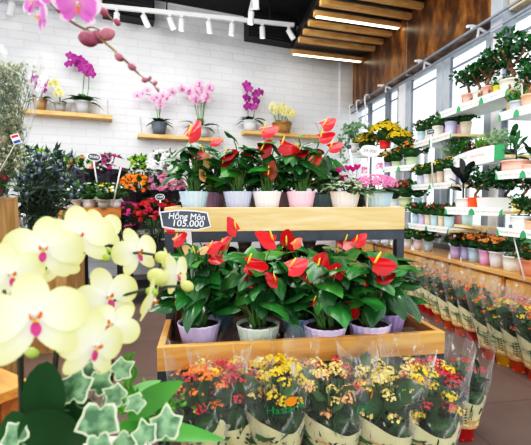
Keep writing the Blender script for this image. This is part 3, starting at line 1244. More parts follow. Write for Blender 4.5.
def plant(label, px, pyb, wpx, D, hpx, potcol, kind, fl=None, crown=None, lift=0.0, seed=0, group=None, name='potted_plant', cat='potted plant', z=None, taper=0.78, n=None):
    """a small potted plant: WPX and HPX are the pot's width and height as seen from D, CROWN the crown's radius there"""
    base = atD(px, pyb, D)
    if z is not None:
        base.z = z
    k = D / F
    r, h = wpx * k / 2, hpx * k
    t = thing(name, label, cat, base, random.Random(seed).uniform(0, 6), group)
    pot_parts(t, round(r, 3), round(h, 3), potcol, 0, taper)
    R = (crown or wpx * 0.75) * k
    if kind in ('bush', 'mum', 'kal'):
        f = obj('foliage', cached(('bush', seed % 4), lambda: bush_mb(seed % 4), 'foliage', LEAF_BUSH), None, t)
        f.scale = (R, R, R * 0.9)
        f.location = (0, 0, h + lift * k + R * 0.2)
        if fl:
            n_ = n or {'mum': 240, 'kal': 60}.get(kind, 40)
            rr = {'mum': 0.125, 'kal': 0.15}.get(kind, 0.1)
            for ci, c in enumerate(fl if isinstance(fl, (list, tuple)) else [fl]):
                b = obj('blossoms', cached(('bfl', kind, seed % 4, c, n_, ci), lambda: bush_flowers(seed % 4 + 10 * ci, n_, rr, 0.85, 7 if kind == 'mum' else 4, 0.12 if kind == 'mum' else 0.35), 'blossoms', KC[c]), None, t)
                b.scale, b.location = f.scale, f.location
    elif kind == 'bonsai':
        obj('moss', cached(('moss', round(r, 3), round(h, 3)), lambda: moss_mb(r, h * 0.88), 'moss', LEAF_BRIGHT), None, t)
        bonsai_parts(t, r, h * 0.9, seed, R * 2.2)
    elif kind == 'herb':
        rnd = random.Random(seed)
        mb = MB()
        for i in range(n or 60):
            a, q = rnd.uniform(0, 6.283), r * math.sqrt(rnd.random())
            b0 = V((q * math.cos(a), q * math.sin(a), h * 0.85))
            top = b0 + V((rnd.uniform(-.7, .7) * R, rnd.uniform(-.7, .7) * R, R * rnd.uniform(0.6, 1.9)))
            tube(mb, [b0, b0.lerp(top, 0.5) + V((0, 0, R * .1)), top], R * 0.02, 3)
            for j in range(4):
                c = b0.lerp(top, 0.5 + j * 0.16)
                chip(mb, c, sph(rnd), sph(rnd), R * 0.32, R * 0.2)
        obj('foliage', mb, {'lime': LEAF_LIME, 'red': mat('5a2430', '8a4a4a', 0.5, 20), 'green': LEAF_BRIGHT, 'pale': mat('7aa878', 'b8d0a8', 0.5, 20, trans=.2)}[fl], t)
    elif kind == 'grass':
        rnd = random.Random(seed)
        mb = MB()
        for i in range(110):
            a, q = rnd.uniform(0, 6.283), r * math.sqrt(rnd.random())
            b0 = V((q * math.cos(a), q * math.sin(a), h * 0.85))
            lance(mb, b0, V((rnd.uniform(-.35, .35), rnd.uniform(-.35, .35), 1)), V((rnd.uniform(-1, 1), rnd.uniform(-1, 1), .2)), R * rnd.uniform(1.2, 2.2), R * 0.16, .1, .5, 0, 4)
        obj('foliage', mb, LEAF_LIME, t)
    elif kind == 'rubber':
        rnd = random.Random(seed)
        mb = MB()
        tube(mb, [(0, 0, h * 0.85), (0, 0, h + R * 1.3)], R * 0.05, 6)
        for i in range(8):
            a = i * 2.399 + 0.8
            o = V((math.cos(a), math.sin(a), 0))
            el = 0.35 + 0.13 * i
            oval(mb, V((0, 0, h + R * (0.35 + 0.13 * i))) + o * R * .12, o * math.cos(el) + V((0, 0, math.sin(el))), V((0, -.4, 1)), R * 0.8, R * 0.46, .2, .1, 0, tip=.12)
        obj('foliage', mb, {'dark': mat('181c1e', '2c2a30', 0.25, 6), 'green': LEAF_ANTH}[fl or 'green'], t)
    return t


# orchids -------------------------------------------------------------------------------------------------
def bloom_mb():
    """two broad petals, three sepals; faces +Z, dorsal sepal along +Y, petals reach about 1 to each side"""
    mb = MB()

    def ell(cx, cy, rx, ry, rot, zf, m=20):
        out = []
        for i in range(m):
            a = 2 * PI * i / m
            x, y = rx * math.cos(a), ry * math.sin(a)
            out.append((cx + x * math.cos(rot) - y * math.sin(rot), cy + x * math.sin(rot) + y * math.cos(rot)))
        polar_leaf(mb, V((0, 0, 0)), V((0, 1, 0)), V((0, 0, 1)), out, zf, 0, (0.35, 0.7, 1.0), (cx, cy))
    for ang, ln, wd in ((PI / 2, 0.50, 0.34), (PI + 0.80, 0.47, 0.27), (-0.80, 0.47, 0.27)):
        ell(0.50 * math.cos(ang), 0.50 * math.sin(ang), ln, wd, ang, lambda x, y: -0.05 - 0.10 * (x * x + y * y))
    for sg in (-1, 1):
        m, out = 26, []
        for i in range(m):
            a = 2 * PI * i / m
            x = 0.53 + 0.50 * math.cos(a)
            y = 0.10 + 0.47 * math.sin(a) * (1 - 0.45 * max(0, -math.cos(a)) ** 1.5)
            out.append((x * sg, y))
        if sg > 0:
            out.reverse()
        polar_leaf(mb, V((0, 0, 0)), V((0, 1, 0)), V((0, 0, 1)), out, lambda x, y: 0.02 + 0.16 * abs(x) - 0.30 * x * x + 0.02 * math.sin(7 * y), 0, (0.3, 0.6, 0.85, 1.0), (0.5 * sg, 0.1))
    return mb


def lip_mb():
    mb = MB()
    # mid lobe
    oval(mb, V((0, -0.08, 0.10)), V((0, -0.85, 0.35)), V((0, 0.35, 0.9)), 0.27, 0.2, -0.25, 0.3, 0, tip=0.15)
    # side lobes curl up round the column
    for s in (-1, 1):
        oval(mb, V((0.04 * s, -0.05, 0.1)), V((0.75 * s, 0.35, 0.5)), V((-0.5 * s, 0.1, 0.8)), 0.17, 0.12, 0.2, -0.6, 1)
    blob(mb, (0, -0.11, 0.15), 0.05, 0.04, 0.06, 2, 8, 5)
    blob(mb, (0, 0.03, 0.1), 0.055, 0.06, 0.10, 3, 8, 6)
    return mb


PHAL = {
    'yellow': radial_mat('petal_yellow', ((0.0, 'f8f8f2'), (0.25, 'f3f4da'), (0.65, 'ebecb2'), (1.0, 'dfe090')), 0.5, 0.35),
    'pink': radial_mat('petal_pink', ((0.0, 'f8e4f0'), (0.2, 'e9a4d2'), (0.55, 'd875c0'), (0.9, 'd468bc'), (1.15, 'f2d0e8')), 0.5, 0.3, noise=0.25),
    'magenta': radial_mat('petal_magenta', ((0.0, 'd060b8'), (0.4, 'a82090'), (1.0, '9a1880')), 0.5, 0.25),
    'palepink': radial_mat('petal_palepink', ((0.0, 'e070b0'), (0.4, 'eab0d2'), (1.0, 'eec4de')), 0.5, 0.3),
    'cream': radial_mat('petal_cream', ((0.0, 'e0c850'), (0.4, 'f0ea9a'), (1.0, 'f2efc0')), 0.5, 0.3),
}
LIPC = {'yellow': [mat('a81860', 'c83080', 0.4, 20), mat('e08a28', 'c8342c', 0.4, 30), mat('f0b428', 'd87820', 0.4), mat('fbf6ec', 'f8f0e0', 0.4)],
        'pink': [mat('e08838', 'd8487c', 0.4, 8), mat('f2c83c', 'e8a040', 0.4, 10), mat('f0b428', 'd87820', 0.4), mat('fbf0f6', 'f0c8e0', 0.4)],
        'magenta': [mat('6a0c5c', '8a1878', 0.4)] * 4, 'palepink': [mat('c02c80', 'd44c98', 0.4)] * 4, 'cream': [mat('d8a828', 'e0b840', 0.4)] * 4}


def bloom(root, P, facing, roll, size, colr, with_lip=True):
    facing = facing.normalized()
    s, f, u = frame(facing)
    # s is to one side, u is up
    x = (-s * math.cos(roll) + u * math.sin(roll))
    y = facing.cross(x)
    M = basis(P - V(root.location), x, y, facing) @ Matrix.Scale(size, 4)
    me = cached(('bloom', colr), bloom_mb, 'bloom', PHAL[colr])
    b = obj('bloom', me, None, root)
    b.matrix_basis = M
    if with_lip:
        obj('lip', cached(('lip', colr), lip_mb, 'lip', LIPC[colr]), None, b)
    return b


def bud(root, P, d, r, colr, name='bud'):
    mb = MB()
    blob(mb, P - V(root.location), r, r, r * 1.3, 0, 10, 8, d)
    return obj(name, mb, colr, root)


def wall_orchid(label, px, zb, D_off, potw, poth, potcol, stems, colr, bsz, nblooms, seed, kind='pot', leaf=0.2):
    """an orchid on one of the wall shelves; STEMS: pixel polylines seen on the wall"""
    P = wallpt(px, 110, D_off)
    base = V((P.x, P.y, zb))
    D = base.y * math.cos(YAW) + base.x * math.sin(YAW)
    k = D / F
    t = thing('orchid', label, 'potted orchid', base, 0, 'orchids on the wall shelves')
    rnd = random.Random(seed)
    r, h = potw * k / 2, poth * k
    if kind == 'basket':
        mb = pot_mb(r, h, 0, 0.8)
        obj('basket', mb, mat('9a6a34', 'c89a5c', 0.8, 60, bump=0.8, stretch=(1, 1, 3)), t)
        obj('soil', disc_mb(r * .9, h * .86), SOIL, t)
    else:
        pot_parts(t, r, h, potcol, 14 if kind == 'ribbed' else 0)
    mb = MB()
    for i in range(9):
        a = i * 2.399 + rnd.uniform(-.2, .2)
        o = V((math.cos(a), math.sin(a), 0))
        o = o - BWN * (min(0, o.dot(BWN)) * .75)
        lance(mb, o * r * .2 + V((0, 0, h * .9)), o + V((0, 0, rnd.uniform(.1, .9))), V((0, 0, 1)) - o * .3, leaf * rnd.uniform(.8, 1.2), leaf * .4, .25, .9)
    obj('leaf_rosette', mb, LEAF_ORCHID, t)
    for si, st in enumerate(stems):
        pts = [V((0.01 * si, 0, h * .85))] + [wallpt(x, y, D_off + 0.02 * si) - base for x, y in st]
        cv = curve(pts, 5)
        obj('flower_stem', tube(MB(), cv, 0.006, 5), STEM, t)
        tube_tail = cv[int(len(cv) * 0.55):] if len(st) > 2 else cv[-4:]
        for j in range(nblooms):
            q = tube_tail[int(j * (len(tube_tail) - 1) / max(1, nblooms - 1))]
            q = q + V((rnd.uniform(-.03, .03), -0.03 - rnd.uniform(0, .04), rnd.uniform(-.05, .05)))
            bloom(t, base + q, V((rnd.uniform(-.6, .6), -1, rnd.uniform(-.2, .3))), rnd.uniform(-.3, .3), bsz * rnd.uniform(.85, 1.1), colr)
    return t


# ================================================================== BACK WALL SHELVES AND ORCHIDS
def wall_shelf(label, pa, pb, z, depth=0.2):
    a, b = wallpt(*pa), wallpt(*pb)
    c = (a + b) / 2
    t = thing('wall_shelf', label, 'shelf', (c.x, c.y, z), BW_ANG, 'floating shelves on the brick wall')
    h = (V((b.x, b.y, 0)) - V((a.x, a.y, 0))).length / 2
    obj('board', box(MB(), -h, h, -depth, 0, -0.05, 0), SHELF_W, t, False, 0.004)
    for s in (-1, 1):
        mb = MB()
        tube(mb, [(s * (h - .05), -depth + .02, -0.05), (s * (h - .05), -depth + .02, 0.004), (s * (h - .05), -0.005, 0.24)], 0.004, 5)
        obj('bracket', mb, GREYD, t)


wall_shelf('wooden wall shelf with three orchids, hung highest on the brick wall', (26, 112), (112, 121), 2.16)
wall_shelf('wooden wall shelf holding the grey-potted and pale pink orchids', (137, 136), (220, 141), 1.95)
wall_shelf('wooden wall shelf holding the magenta orchid and wicker basket of yellow orchids', (241, 132), (318, 138), 2.09)
wall_orchid('small purple orchid in a brown wood-look pot beside the baby breath bouquet', 40, 2.16, 0.13, 13, 11, 'a8835a', [[(41, 95), (38, 82), (33, 80)], [(42, 95), (44, 84), (47, 82)]], 'magenta', 0.05, 4, 1, leaf=.16)
wall_orchid('small yellow-green orchid in a grey pot between two purple orchids', 60, 2.16, 0.13, 11, 9, '9c9c98', [[(59, 96), (56, 88), (52, 85)], [(60, 96), (62, 92)]], 'cream', 0.05, 4, 2, leaf=.1)
wall_orchid('tall magenta orchid with arching spray in a silver grey pot', 83, 2.16, 0.13, 15, 12, 'b8babc', [[(83, 90), (84, 70), (78, 62), (68, 62)], [(88, 92), (89, 75), (88, 68), (80, 65)]], 'magenta', 0.068, 7, 3, leaf=.24)
wall_orchid('pink and white orchid in a ribbed dark grey pot', 159, 1.95, 0.13, 15, 12, '5c6570', [[(157, 112), (154, 98), (146, 94), (140, 95)], [(160, 112), (164, 100), (171, 95)], [(159, 112), (160, 99), (156, 97)]], 'palepink', 0.065, 4, 4, 'ribbed', leaf=.2)
wall_orchid('pale pink orchid with many stems in a white pot', 200, 1.95, 0.13, 18, 10, 'd4d6d8', [[(196, 110), (192, 94), (182, 87)], [(198, 110), (198, 92), (190, 90)], [(201, 110), (202, 90), (198, 84)], [(204, 110), (207, 92), (212, 88)], [(203, 110), (206, 96), (205, 97)]], 'palepink', 0.066, 5, 5, leaf=.26)
wall_orchid('magenta orchid with two stems in a white pot', 250, 2.09, 0.13, 14, 10, 'e4e6e8', [[(248, 115), (248, 98), (246, 88)], [(254, 115), (255, 100), (258, 96)]], 'magenta', 0.075, 4, 6, leaf=.22)
wall_orchid('cluster of yellow orchids in a wicker basket', 282, 2.09, 0.13, 19, 10, 'b88a50', [[(276, 120), (273, 110), (271, 108)], [(279, 120), (278, 109), (276, 107)], [(282, 120), (283, 108), (281, 107)], [(285, 120), (288, 110), (288, 109)], [(287, 120), (291, 112), (290, 113)]], 'cream', 0.052, 4, 7, 'basket', leaf=.14)

# ================================================================== DISPLAY STAND
TX0, TX1, TY0, TY1 = -0.165, 0.918, 1.39, 2.42
UY0 = 1.72
t = thing('display_stand', 'two-tier oak display stand with a dark metal frame holding anthuriums', 'display stand', ((TX0 + TX1) / 2, 1.9, 0))
cx, cy = (TX0 + TX1) / 2, 1.9
hx = (TX1 - TX0) / 2
mb = MB()
box(mb, -hx, hx, TY0 - cy, TY0 + 0.025 - cy, 0.448, 0.535)
obj('tray_front', mb, TRAY_X, t, False, 0.003)
for s, nm in ((-1, 'tray_side'), (1, 'tray_side')):
    x = s * hx
    mb = MB()
    box(mb, min(x, x - s * 0.025), max(x, x - s * 0.025), TY0 + 0.026 - cy, TY1 - cy, 0.448, 0.535)
    obj(nm, mb, TRAY_Y, t, False, 0.003)
obj('tray_back', box(MB(), -hx, hx, TY1 + 0.001 - cy, TY1 + 0.026 - cy, 0.448, 0.535), OAK_X, t, False)
obj('tray_floor', box(MB(), -hx + 0.026, hx - 0.026, TY0 + 0.026 - cy, TY1 - 0.001 - cy, 0.45, 0.458), COIR, t, False)
mb = MB()
tube(mb, curve([(hx - 0.05, -0.26, 0.46), (hx - 0.045, -0.25, 0.5), (hx - 0.04, -0.2, 0.5), (hx - 0.05, -0.18, 0.46)], 5), 0.006, 6)
obj('tray_handle', mb, GREYD, t)
mb = MB()
box(mb, -hx, hx, UY0 - cy, UY0 + 0.025 - cy, 0.908, 1.012)
obj('shelf_front', mb, OAK_X, t, False, 0.003)
for s in (-1, 1):
    x = s * hx
    obj('shelf_side', box(MB(), min(x, x - s * .025), max(x, x - s * .025), UY0 + .026 - cy, TY1 + .1 - cy, 0.908, 1.012), OAK_Y, t, False)
obj('shelf_floor', box(MB(), -hx + .026, hx - .026, UY0 + .026 - cy, TY1 + .1 - cy, 0.97, 0.985), OAK_X, t, False)
w = 0.036
for x in (-hx, hx - w):
    for y in (UY0 + .002 - cy, TY1 + .06 - cy):
        obj('leg', box(MB(), x, x + w, y, y + w, 0.0, 0.8615), DARK_METAL, t, False)
mb = MB()
box(mb, -hx, hx, UY0 + .002 - cy, UY0 + .038 - cy, 0.862, 0.907)
box(mb, -hx, hx, TY1 + .06 - cy, TY1 + .096 - cy, 0.862, 0.907)
for x in (-hx, hx - w):
    box(mb, x, x + w, UY0 + .04 - cy, TY1 + .06 - cy, 0.862, 0.907)
obj('shelf_rail', mb, DARK_METAL, t, False)
mb = MB()
box(mb, -hx, hx, TY0 + .005 - cy, TY0 + .04 - cy, 0.40, 0.447)
box(mb, -hx, hx, TY1 - .02 - cy, TY1 + .02 - cy, 0.40, 0.447)
for x in (-hx, hx - w):
    box(mb, x, x + w, TY0 + .04 - cy, TY1 - .02 - cy, 0.40, 0.447)
    box(mb, x, x + w, TY0 + .005 - cy, TY0 + .04 - cy, 0.0, 0.40)
obj('tray_rail', mb, DARK_METAL, t, False)

# low black plinth the front row of sleeved plants stands on
tag(obj('plinth', box(MB(), -0.32, 0.92, 1.06, 1.38, 0.0, 0.078), BLACK, None, False, 0.004), 'low black plinth under the sleeved kalanchoes before the display stand', 'plinth')

# anthuriums, upper tier
UZ, UD, UR, UH = 0.985, 2.12, 0.075, 0.105
anthurium('anthurium in a light blue ribbed pot at the price sign end of the top tier', 194, UD, UZ, UR, UH, 'b8dcf6', 11,
          [(194, 131, 21, 'coral', 0.5), (198, 153, 17, 'pink', 2.9), (208, 160, 14, 'pinkgreen', 2.5), (203, 175, 12, 'pinkgreen', 2.2), (216, 142, 12, 'coral', 0.1)], 17, ht=.25, spread=.13, LL=.125)
anthurium('anthurium in a periwinkle blue ribbed pot on the top tier', 238, UD, UZ, UR, UH, 'b8c8f0', 12,
          [(229, 154, 16, 'red', 0.2), (227, 163, 14, 'dark', 0.1), (247, 152, 14, 'coral', 0.0)], 17, ht=.25, spread=.13, LL=.125)
anthurium('anthurium in a cream ribbed pot with a bronze flower on the top tier', 267, UD, UZ, UR, UH, 'f0f2fb', 13,
          [(269, 131, 18, 'coral', 0.3), (265, 148, 18, 'red', 0.9), (271, 170, 17, 'bronze', 1.5), (287, 148, 19, 'red', 0.1)], 17, ht=.24, spread=.13, LL=.125)
anthurium('tall anthurium in a pink ribbed pot on the top tier', 301, UD, UZ, UR, UH, 'f4c8e6', 14,
          [(303, 152, 13, 'coral', 0.3), (316, 158, 15, 'orange', 0.4), (328, 124, 16, 'coral', 0.1), (326, 137, 17, 'coral', 0.6), (335, 147, 15, 'coral', -0.1), (294, 150, 17, 'red', 2.9)], 17, ht=.25, spread=.13, LL=.125)
UD2 = 2.32
anthurium('anthurium in a purple ribbed pot behind the light blue one', 212, UD2, UZ, UR, UH, 'b59ac4', 15, [(222, 168, 10, 'red', 0.3)], 14, ht=.21, spread=.13, LL=.125)
anthurium('anthurium in a greyish mauve pot between cream and pink pots', 283, UD2, UZ, UR, UH, 'c3b2c6', 16, [(290, 160, 14, 'dark', 0.2)], 14, ht=.21, spread=.13, LL=.125)
anthurium('anthurium in a steel blue pot behind the tall pink-potted one', 323, UD2, UZ, UR, UH, '8fb6cc', 17, [(330, 163, 10, 'orange', 0.2)], 13, ht=.2, spread=.15)
anthurium('anthurium behind the periwinkle blue pot, in a pale pot', 252, UD2, UZ, UR, UH, 'e9ecec', 29, [(255, 158, 12, 'dark', 0.3)], 13, ht=.22, spread=.16)

# small white pot with yellow flowers at the back of the top tier
plant('small white pot of yellow flowers behind the top tier anthuriums', 222, 204, 17, 2.42, 10, 'eef0ee', 'mum', 'yellow', 16, seed=3, z=UZ)


def cyclamen():
    base = spot_at(345, 2.1, UZ)
    t = thing('cyclamen', 'magenta and white cyclamen with marbled leaves in a cream ribbed pot', 'potted plant', base)
    pot_parts(t, 0.077, 0.105, 'f6f8ff', 20)
    rnd = random.Random(4)
    mb = MB()
    for i in range(60):
        a = i * 2.399
        o = V((math.cos(a), math.sin(a), 0))
        rad = 0.12 * math.sqrt(rnd.random())
        el = rnd.uniform(-.5, .3)
        heart(mb, o * rad + V((0, 0, 0.10 + 0.09 * (1 - rad / .12) + rnd.uniform(0, .03))), o * math.cos(el) + V((0, 0, math.sin(el))), V((0, 0, 1)) + o * .4, 0.05, 0.05, .1, .4)
    obj('foliage', mb, mat('26482a', 'a8b894', 0.45, 45, lo=0.45, hi=0.6), t)
    for (x, y, c) in ((339, 173, 'magenta'), (348, 171, 'magenta'), (353, 172, 'magenta'), (357, 170, 'magenta'), (343, 181, 'magenta'), (343, 178, 'white'), (351, 179, 'white'), (347, 183, 'white')):
        P = atD(x, y, 2.08) - base
        mb = MB()
        for j in range(5):
            a = j * 1.2566 + rnd.uniform(-.2, .2)
            o = V((math.cos(a), math.sin(a), 0))
            oval(mb, P, o * .45 + V((0, 0, 1)), o + V((0, 0, -.3)), 0.036, 0.022, .2, -.2)
        tube(mb, curve([(P.x * .4, P.y * .4, .1), (P.x * .9, P.y * .9, P.z * .8), tuple(P)], 4), .0018, 5, 1)
        obj('flower', mb, [KC[c], mat('7a2a3a', '8a3a3a', .5)], t)


cyclamen()


def primula():
    base = spot_at(378, 2.1, UZ)
    t = thing('primrose', 'pink-flowered potted plant with broad drooping leaves in a light blue ribbed pot', 'potted plant', base)
    pot_parts(t, 0.075, 0.10, 'bce0f6', 20)
    rnd = random.Random(8)
    mb = MB()
    for i in range(15):
        a = i * 2.399
        o = V((math.cos(a), math.sin(a), 0))
        el = rnd.uniform(.0, .4) if o.y < .2 else rnd.uniform(-.3, .2)
        oval(mb, o * .03 + V((0, 0, .115)), o * math.cos(el) + V((0, 0, math.sin(el))), V((0, 0, 1)) + o * .6, .09, .085, .08, .3, 0, .03, 7, 18)
    obj('foliage', mb, mat('2b4a30', '5a7050', .5, 18), t)
    fl = MB()
    for i in range(120):
        dv = sph(rnd, -.1)
        floret(fl, V((dv.x * .11 - .012, dv.y * .08, .14 + dv.z * .05)), dv + V((0, -.4, .2)), rnd.uniform(.014, .02), 5, 0, rnd.uniform(0, 1), .2, 0)
    obj('blossoms', fl, KC['pink'], t)


primula()
plant('dark navy pot with a small leafy plant between cyclamen and pink primrose', 362, 208, 14, 2.3, 12, '3c4458', 'bush', None, 13, seed=2, z=UZ)

# anthuriums, lower tray
LZ, LR, LH = 0.459, 0.083, 0.102
anthurium('anthurium in a lilac ribbed pot at the tray corner, below the price sign', 198, 1.56, LZ, LR, LH, 'dccdf0', 21,
          [(180, 239, 16, 'red', 0.3), (190, 252, 17, 'pinkgreen', 2.9), (214, 247, 16, 'coral', 0.5), (225, 243, 15, 'coral', 0.9), (217, 258, 17, 'coral', 0.05), (232, 226, 18, 'coral', 2.2), (170, 229, 12, 'red', 2.9), (204, 250, 10, 'pinkgreen', 0.2)], 24, ht=.28, spread=.16, LL=.135)
anthurium('anthurium in a pale green ribbed pot with one round glossy red flower facing out', 258, 1.54, LZ, LR, LH, 'e4f0dc', 22,
          [(255, 266, 23, 'red', 0.0), (271, 279, 17, 'red', 2.9), (266, 239, 23, 'coral', 3.0), (250, 282, 12, 'red', 2.4)], 22, ht=.28, spread=.15, LL=.13)
anthurium('anthurium in a lilac ribbed pot with an upright red flower, in the tray middle', 326, 1.53, LZ, LR, LH, 'dccdf2', 23,
          [(321, 263, 21, 'red', 1.4), (336, 271, 17, 'coral', 1.1), (317, 300, 13, 'red', 0.4), (308, 276, 14, 'dark', 1.5), (297, 266, 22, 'coral', 0.1)], 22, ht=.27, spread=.15, LL=.13)
anthurium('anthurium with wide dark red flower in a lilac pot, toward the window counter', 371, 1.56, LZ, LR, LH, 'dccdf2', 24,
          [(382, 265, 25, 'red', 0.0), (384, 276, 20, 'red', 0.2), (362, 276, 18, 'red', 3.0), (349, 309, 20, 'red', 1.4)], 22, ht=.26, spread=.15, LL=.135)
anthurium('anthurium in a teal blue ribbed pot behind the lilac corner pot', 217, 1.80, LZ, LR, LH, '8cbcd6', 25, [(200, 232, 12, 'red', 0.6)], 18, ht=.30, spread=.17, LL=.14)
anthurium('anthurium in a rose pink ribbed pot behind the pale green one', 283, 1.78, LZ, LR, LH, 'e69cc2', 26, [(288, 240, 21, 'coral', 1.1), (285, 252, 12, 'dark', .5)], 20, ht=.30, spread=.16, LL=.14)
anthurium('anthurium in a sky blue ribbed pot between pink and lilac pots', 302, 1.66, LZ, LR, LH, '8ebdd6', 27, [(297, 243, 12, 'orange', .3)], 20, ht=.28, spread=.15, LL=.14)
anthurium('pink-flowered anthurium in a blue pot at the back of the tray', 346, 1.86, LZ, LR, LH, '9ab8da', 28, [(350, 244, 18, 'pink', 0.2), (360, 240, 15, 'coral', 0.3), (342, 244, 14, 'pink', 2.9)], 20, ht=.28, spread=.17, LL=.14)
anthurium('anthurium in a deep lilac ribbed pot at the back corner of the tray', 388, 1.72, LZ, LR, LH, 'c4b0e6', 30, [], 9, ht=.26, spread=.13, LL=.14)


# price sign
def price_sign():
    c = atD(187, 220, 1.50)
    t = thing('price_sign', 'black price board with white border and handwriting on a white stake', 'price sign', (c.x + .03, c.y + 0.06, LZ + .085))
    n = TO_CAM(c)
    n = (n + V((0.10, 0, 0))).normalized()
    x = V((0, 0, 1)).cross(n).normalized()
    y = n.cross(x)
    rl = Matrix.Rotation(-0.05, 4, 'Z')
    M = basis(c - V(t.location), x, y, n) @ rl
    w, h = 0.086, 0.033

    def plaque(mb, w, h, z, mi):
        pts = []
        for (a, b) in ((-1, -0.8), (-0.45, -1.02), (0, -1.0), (0.45, -1.02), (1.02, -0.62), (0.86, 0.85), (0.4, 1.0), (0, 1.03), (-0.4, 1.0), (-1.12, 0.72)):
            pts.append(M @ V((a * w, b * h, z)))
        mb.add(pts, [tuple(range(len(pts)))], mi)
    mb = MB()
    plaque(mb, w + .004, h + .004, 0, 0)
    plaque(mb, w + .004, h + .004, -0.004, 0)
    brd = obj('board_edge', mb, WHITE, t, False)
    mb = MB()
    plaque(mb, w, h, 0.0012, 0)
    cd = obj('board', mb, CARD_BLACK, t, False)
    mb = MB()
    write(mb, 'H\u1ed3ng M\u00f4n', w * 1.55, M @ Matrix.Translation((0.0, 0.012, 0.0022)), 0, 0.1, 1.05)
    write(mb, '105.000', w * 1.3, M @ Matrix.Translation((0.004, -0.014, 0.0022)), 0, 0.1, 0.95)
    obj('lettering', mb, WHITE, cd, False)
    mb = MB()
    a, b = M @ V((0.004, -h - 0.004, -0.002)), V((0.005, 0.03, 0.0))
    tw = x * 0.011
    top = a + y * .012
    mb.add([top - tw, top + tw, top + tw - n * .004, top - tw - n * .004, b - tw * .55, b + tw * .55, b + tw * .55 - n * .004, b - tw * .55 - n * .004],
           [(0, 4, 5, 1), (1, 5, 6, 2), (2, 6, 7, 3), (3, 7, 4, 0), (0, 1, 2, 3), (4, 7, 6, 5)])
    obj('stake', mb, WHITE, t, False)


price_sign()

# ================================================================== SLEEVED KALANCHOES
KF = [
    (205, 1.33, '7a3a20', [('orange', 1.1), ('cream', 1), ('pinkred', .8)], 'sleeved kalanchoe with orange and cream flowers, by the orchid arrangement', None, 101),
    (234, 1.36, '7a3a20', [('yellow', 1.3), ('pinkred', 1.0), ('orange', .4)], 'sleeved kalanchoe with yellow and raspberry red flowers, second from the orchids', None, 102),
    (277, 1.33, 'd8452a', [('yellow', 1.5), ('pinkred', .5), ('cream', .7), ('orange', .3)], 'sleeved kalanchoe with yellow flowers behind a green logo with orange sun', -PI / 2 + 0.05, 103),
    (334, 1.32, 'd8452a', [('pinkred', 1.0), ('peach', 1.0), ('cream', .9), ('yellow', .3)], 'sleeved kalanchoe with pinkish red and peach flowers, in the middle of the plinth', -PI / 2 + 0.75, 104),
    (388, 1.31, 'd8452a', [('cream', 1.8), ('orange', .4), ('yellow', .5), ('pinkred', .3)], 'sleeved kalanchoe with mostly cream flowers, beside the yellow and red one', None, 105),
    (431, 1.31, 'd8452a', [('yellow', 1.0), ('pinkred', 1.3), ('cream', .7)], 'sleeved kalanchoe with yellow and red flowers at the corner of the display stand', None, 106),
]
for px, D, pc, cols, lab, logo, seed in KF:
    b = spot_at(px, D, 0.079)
    kalanchoe(lab, b, pc, cols, seed, front=-PI / 2 + random.Random(seed).uniform(-0.4, 0.5), group='sleeved kalanchoes on the plinth', logo=logo)

# along the side of the stand, on the floor
for i, (x, y, cols, pc, lab, sd) in enumerate((
        (1.15, 1.56, [('red', 1), ('pinkred', 1)], 'd41c20', 'sleeved kalanchoe in a red pot on the floor beside the display stand corner', 201),
        (1.13, 1.84, [('orange', 1), ('peach', 1)], 'e8641c', 'second sleeved kalanchoe along the side of the display stand', 202),
        (1.13, 2.10, [('pink', 1), ('pinkred', .5)], 'd41c20', 'third sleeved kalanchoe along the side of the display stand', 203),
        (1.15, 2.38, [('peach', 1), ('orange', 1)], 'e8641c', 'fourth sleeved kalanchoe along the side of the display stand', 204))):
    kalanchoe(lab, (x - .03, y, 0), pc, cols, sd, front=-PI / 2 + .3, group='sleeved kalanchoes beside the stand', scale=.86, nh=10)

# row along the counter
FR = [(540, 383, 'e8501a', [('orange', 1), ('yellow', .6)], 'sleeved orange and yellow kalanchoe at the near end of the counter row'),
      (521.7, 373, 'e8501a', [('orange', 1), ('peach', .6)], 'sleeved orange kalanchoe in an orange pot beside the yellow pot'),
      (506.5, 366.5, 'f0b41c', [('yellow', 1)], 'sleeved yellow kalanchoe in a yellow pot on the floor'),
      (492, 360, 'e8501a', [('orange', 1), ('pinkred', .3)], 'sleeved orange kalanchoe in an orange pot beside the yellow pot, toward the brick wall'),
      (475, 342, 'cf1f2c', [('orange', 1), ('red', .6)], 'sleeved orange and red kalanchoe in a crimson pot'),
      (463, 337, 'e85a1c', [('orange', 1.2), ('peach', .3)], 'sleeved orange kalanchoe behind the crimson pot'),
      (452, 331, 'e8641c', [('orange', 1), ('peach', .6)], 'sleeved orange kalanchoe, sixth from the near end'),
      (442, 324, 'e8641c', [('peach', 1), ('orange', .8)], 'sleeved peach kalanchoe, seventh from the near end'),
      (434, 318, 'cf1f1c', [('orange', .8), ('red', .5)], 'sleeved orange and red kalanchoe in a red pot, eighth from the near end'),
      (426, 314, 'cf1f1c', [('peach', .8), ('orange', .5)], 'sleeved peach kalanchoe in a red pot, ninth from the near end'),
      (418, 309, 'e8641c', [('orange', .8), ('cream', .5)], 'sleeved orange and cream kalanchoe, tenth from the near end'),
      (411, 304, 'e8641c', [('pinkred', .8), ('orange', .5)], 'sleeved reddish kalanchoe at the far end of the counter row')]
for i, (px, py, pc, cols, lab) in enumerate(FR):
    b = atZ(px, py - 3, 0)
    kalanchoe(lab, (b.x, b.y, 0), pc, cols, 300 + i, front=math.atan2(-b.y, -b.x) + .4, group='sleeved kalanchoes along the counter', scale=1.0 if i > 0 else 1.02, tilt=(0, -0.05), nh=14)
kalanchoe('bright red kalanchoe behind the yellow one, against the cabinet', (2.06, 2.33, 0), 'd41c20', [('red', 1)], 340, front=-2.5, group='sleeved kalanchoes along the counter')

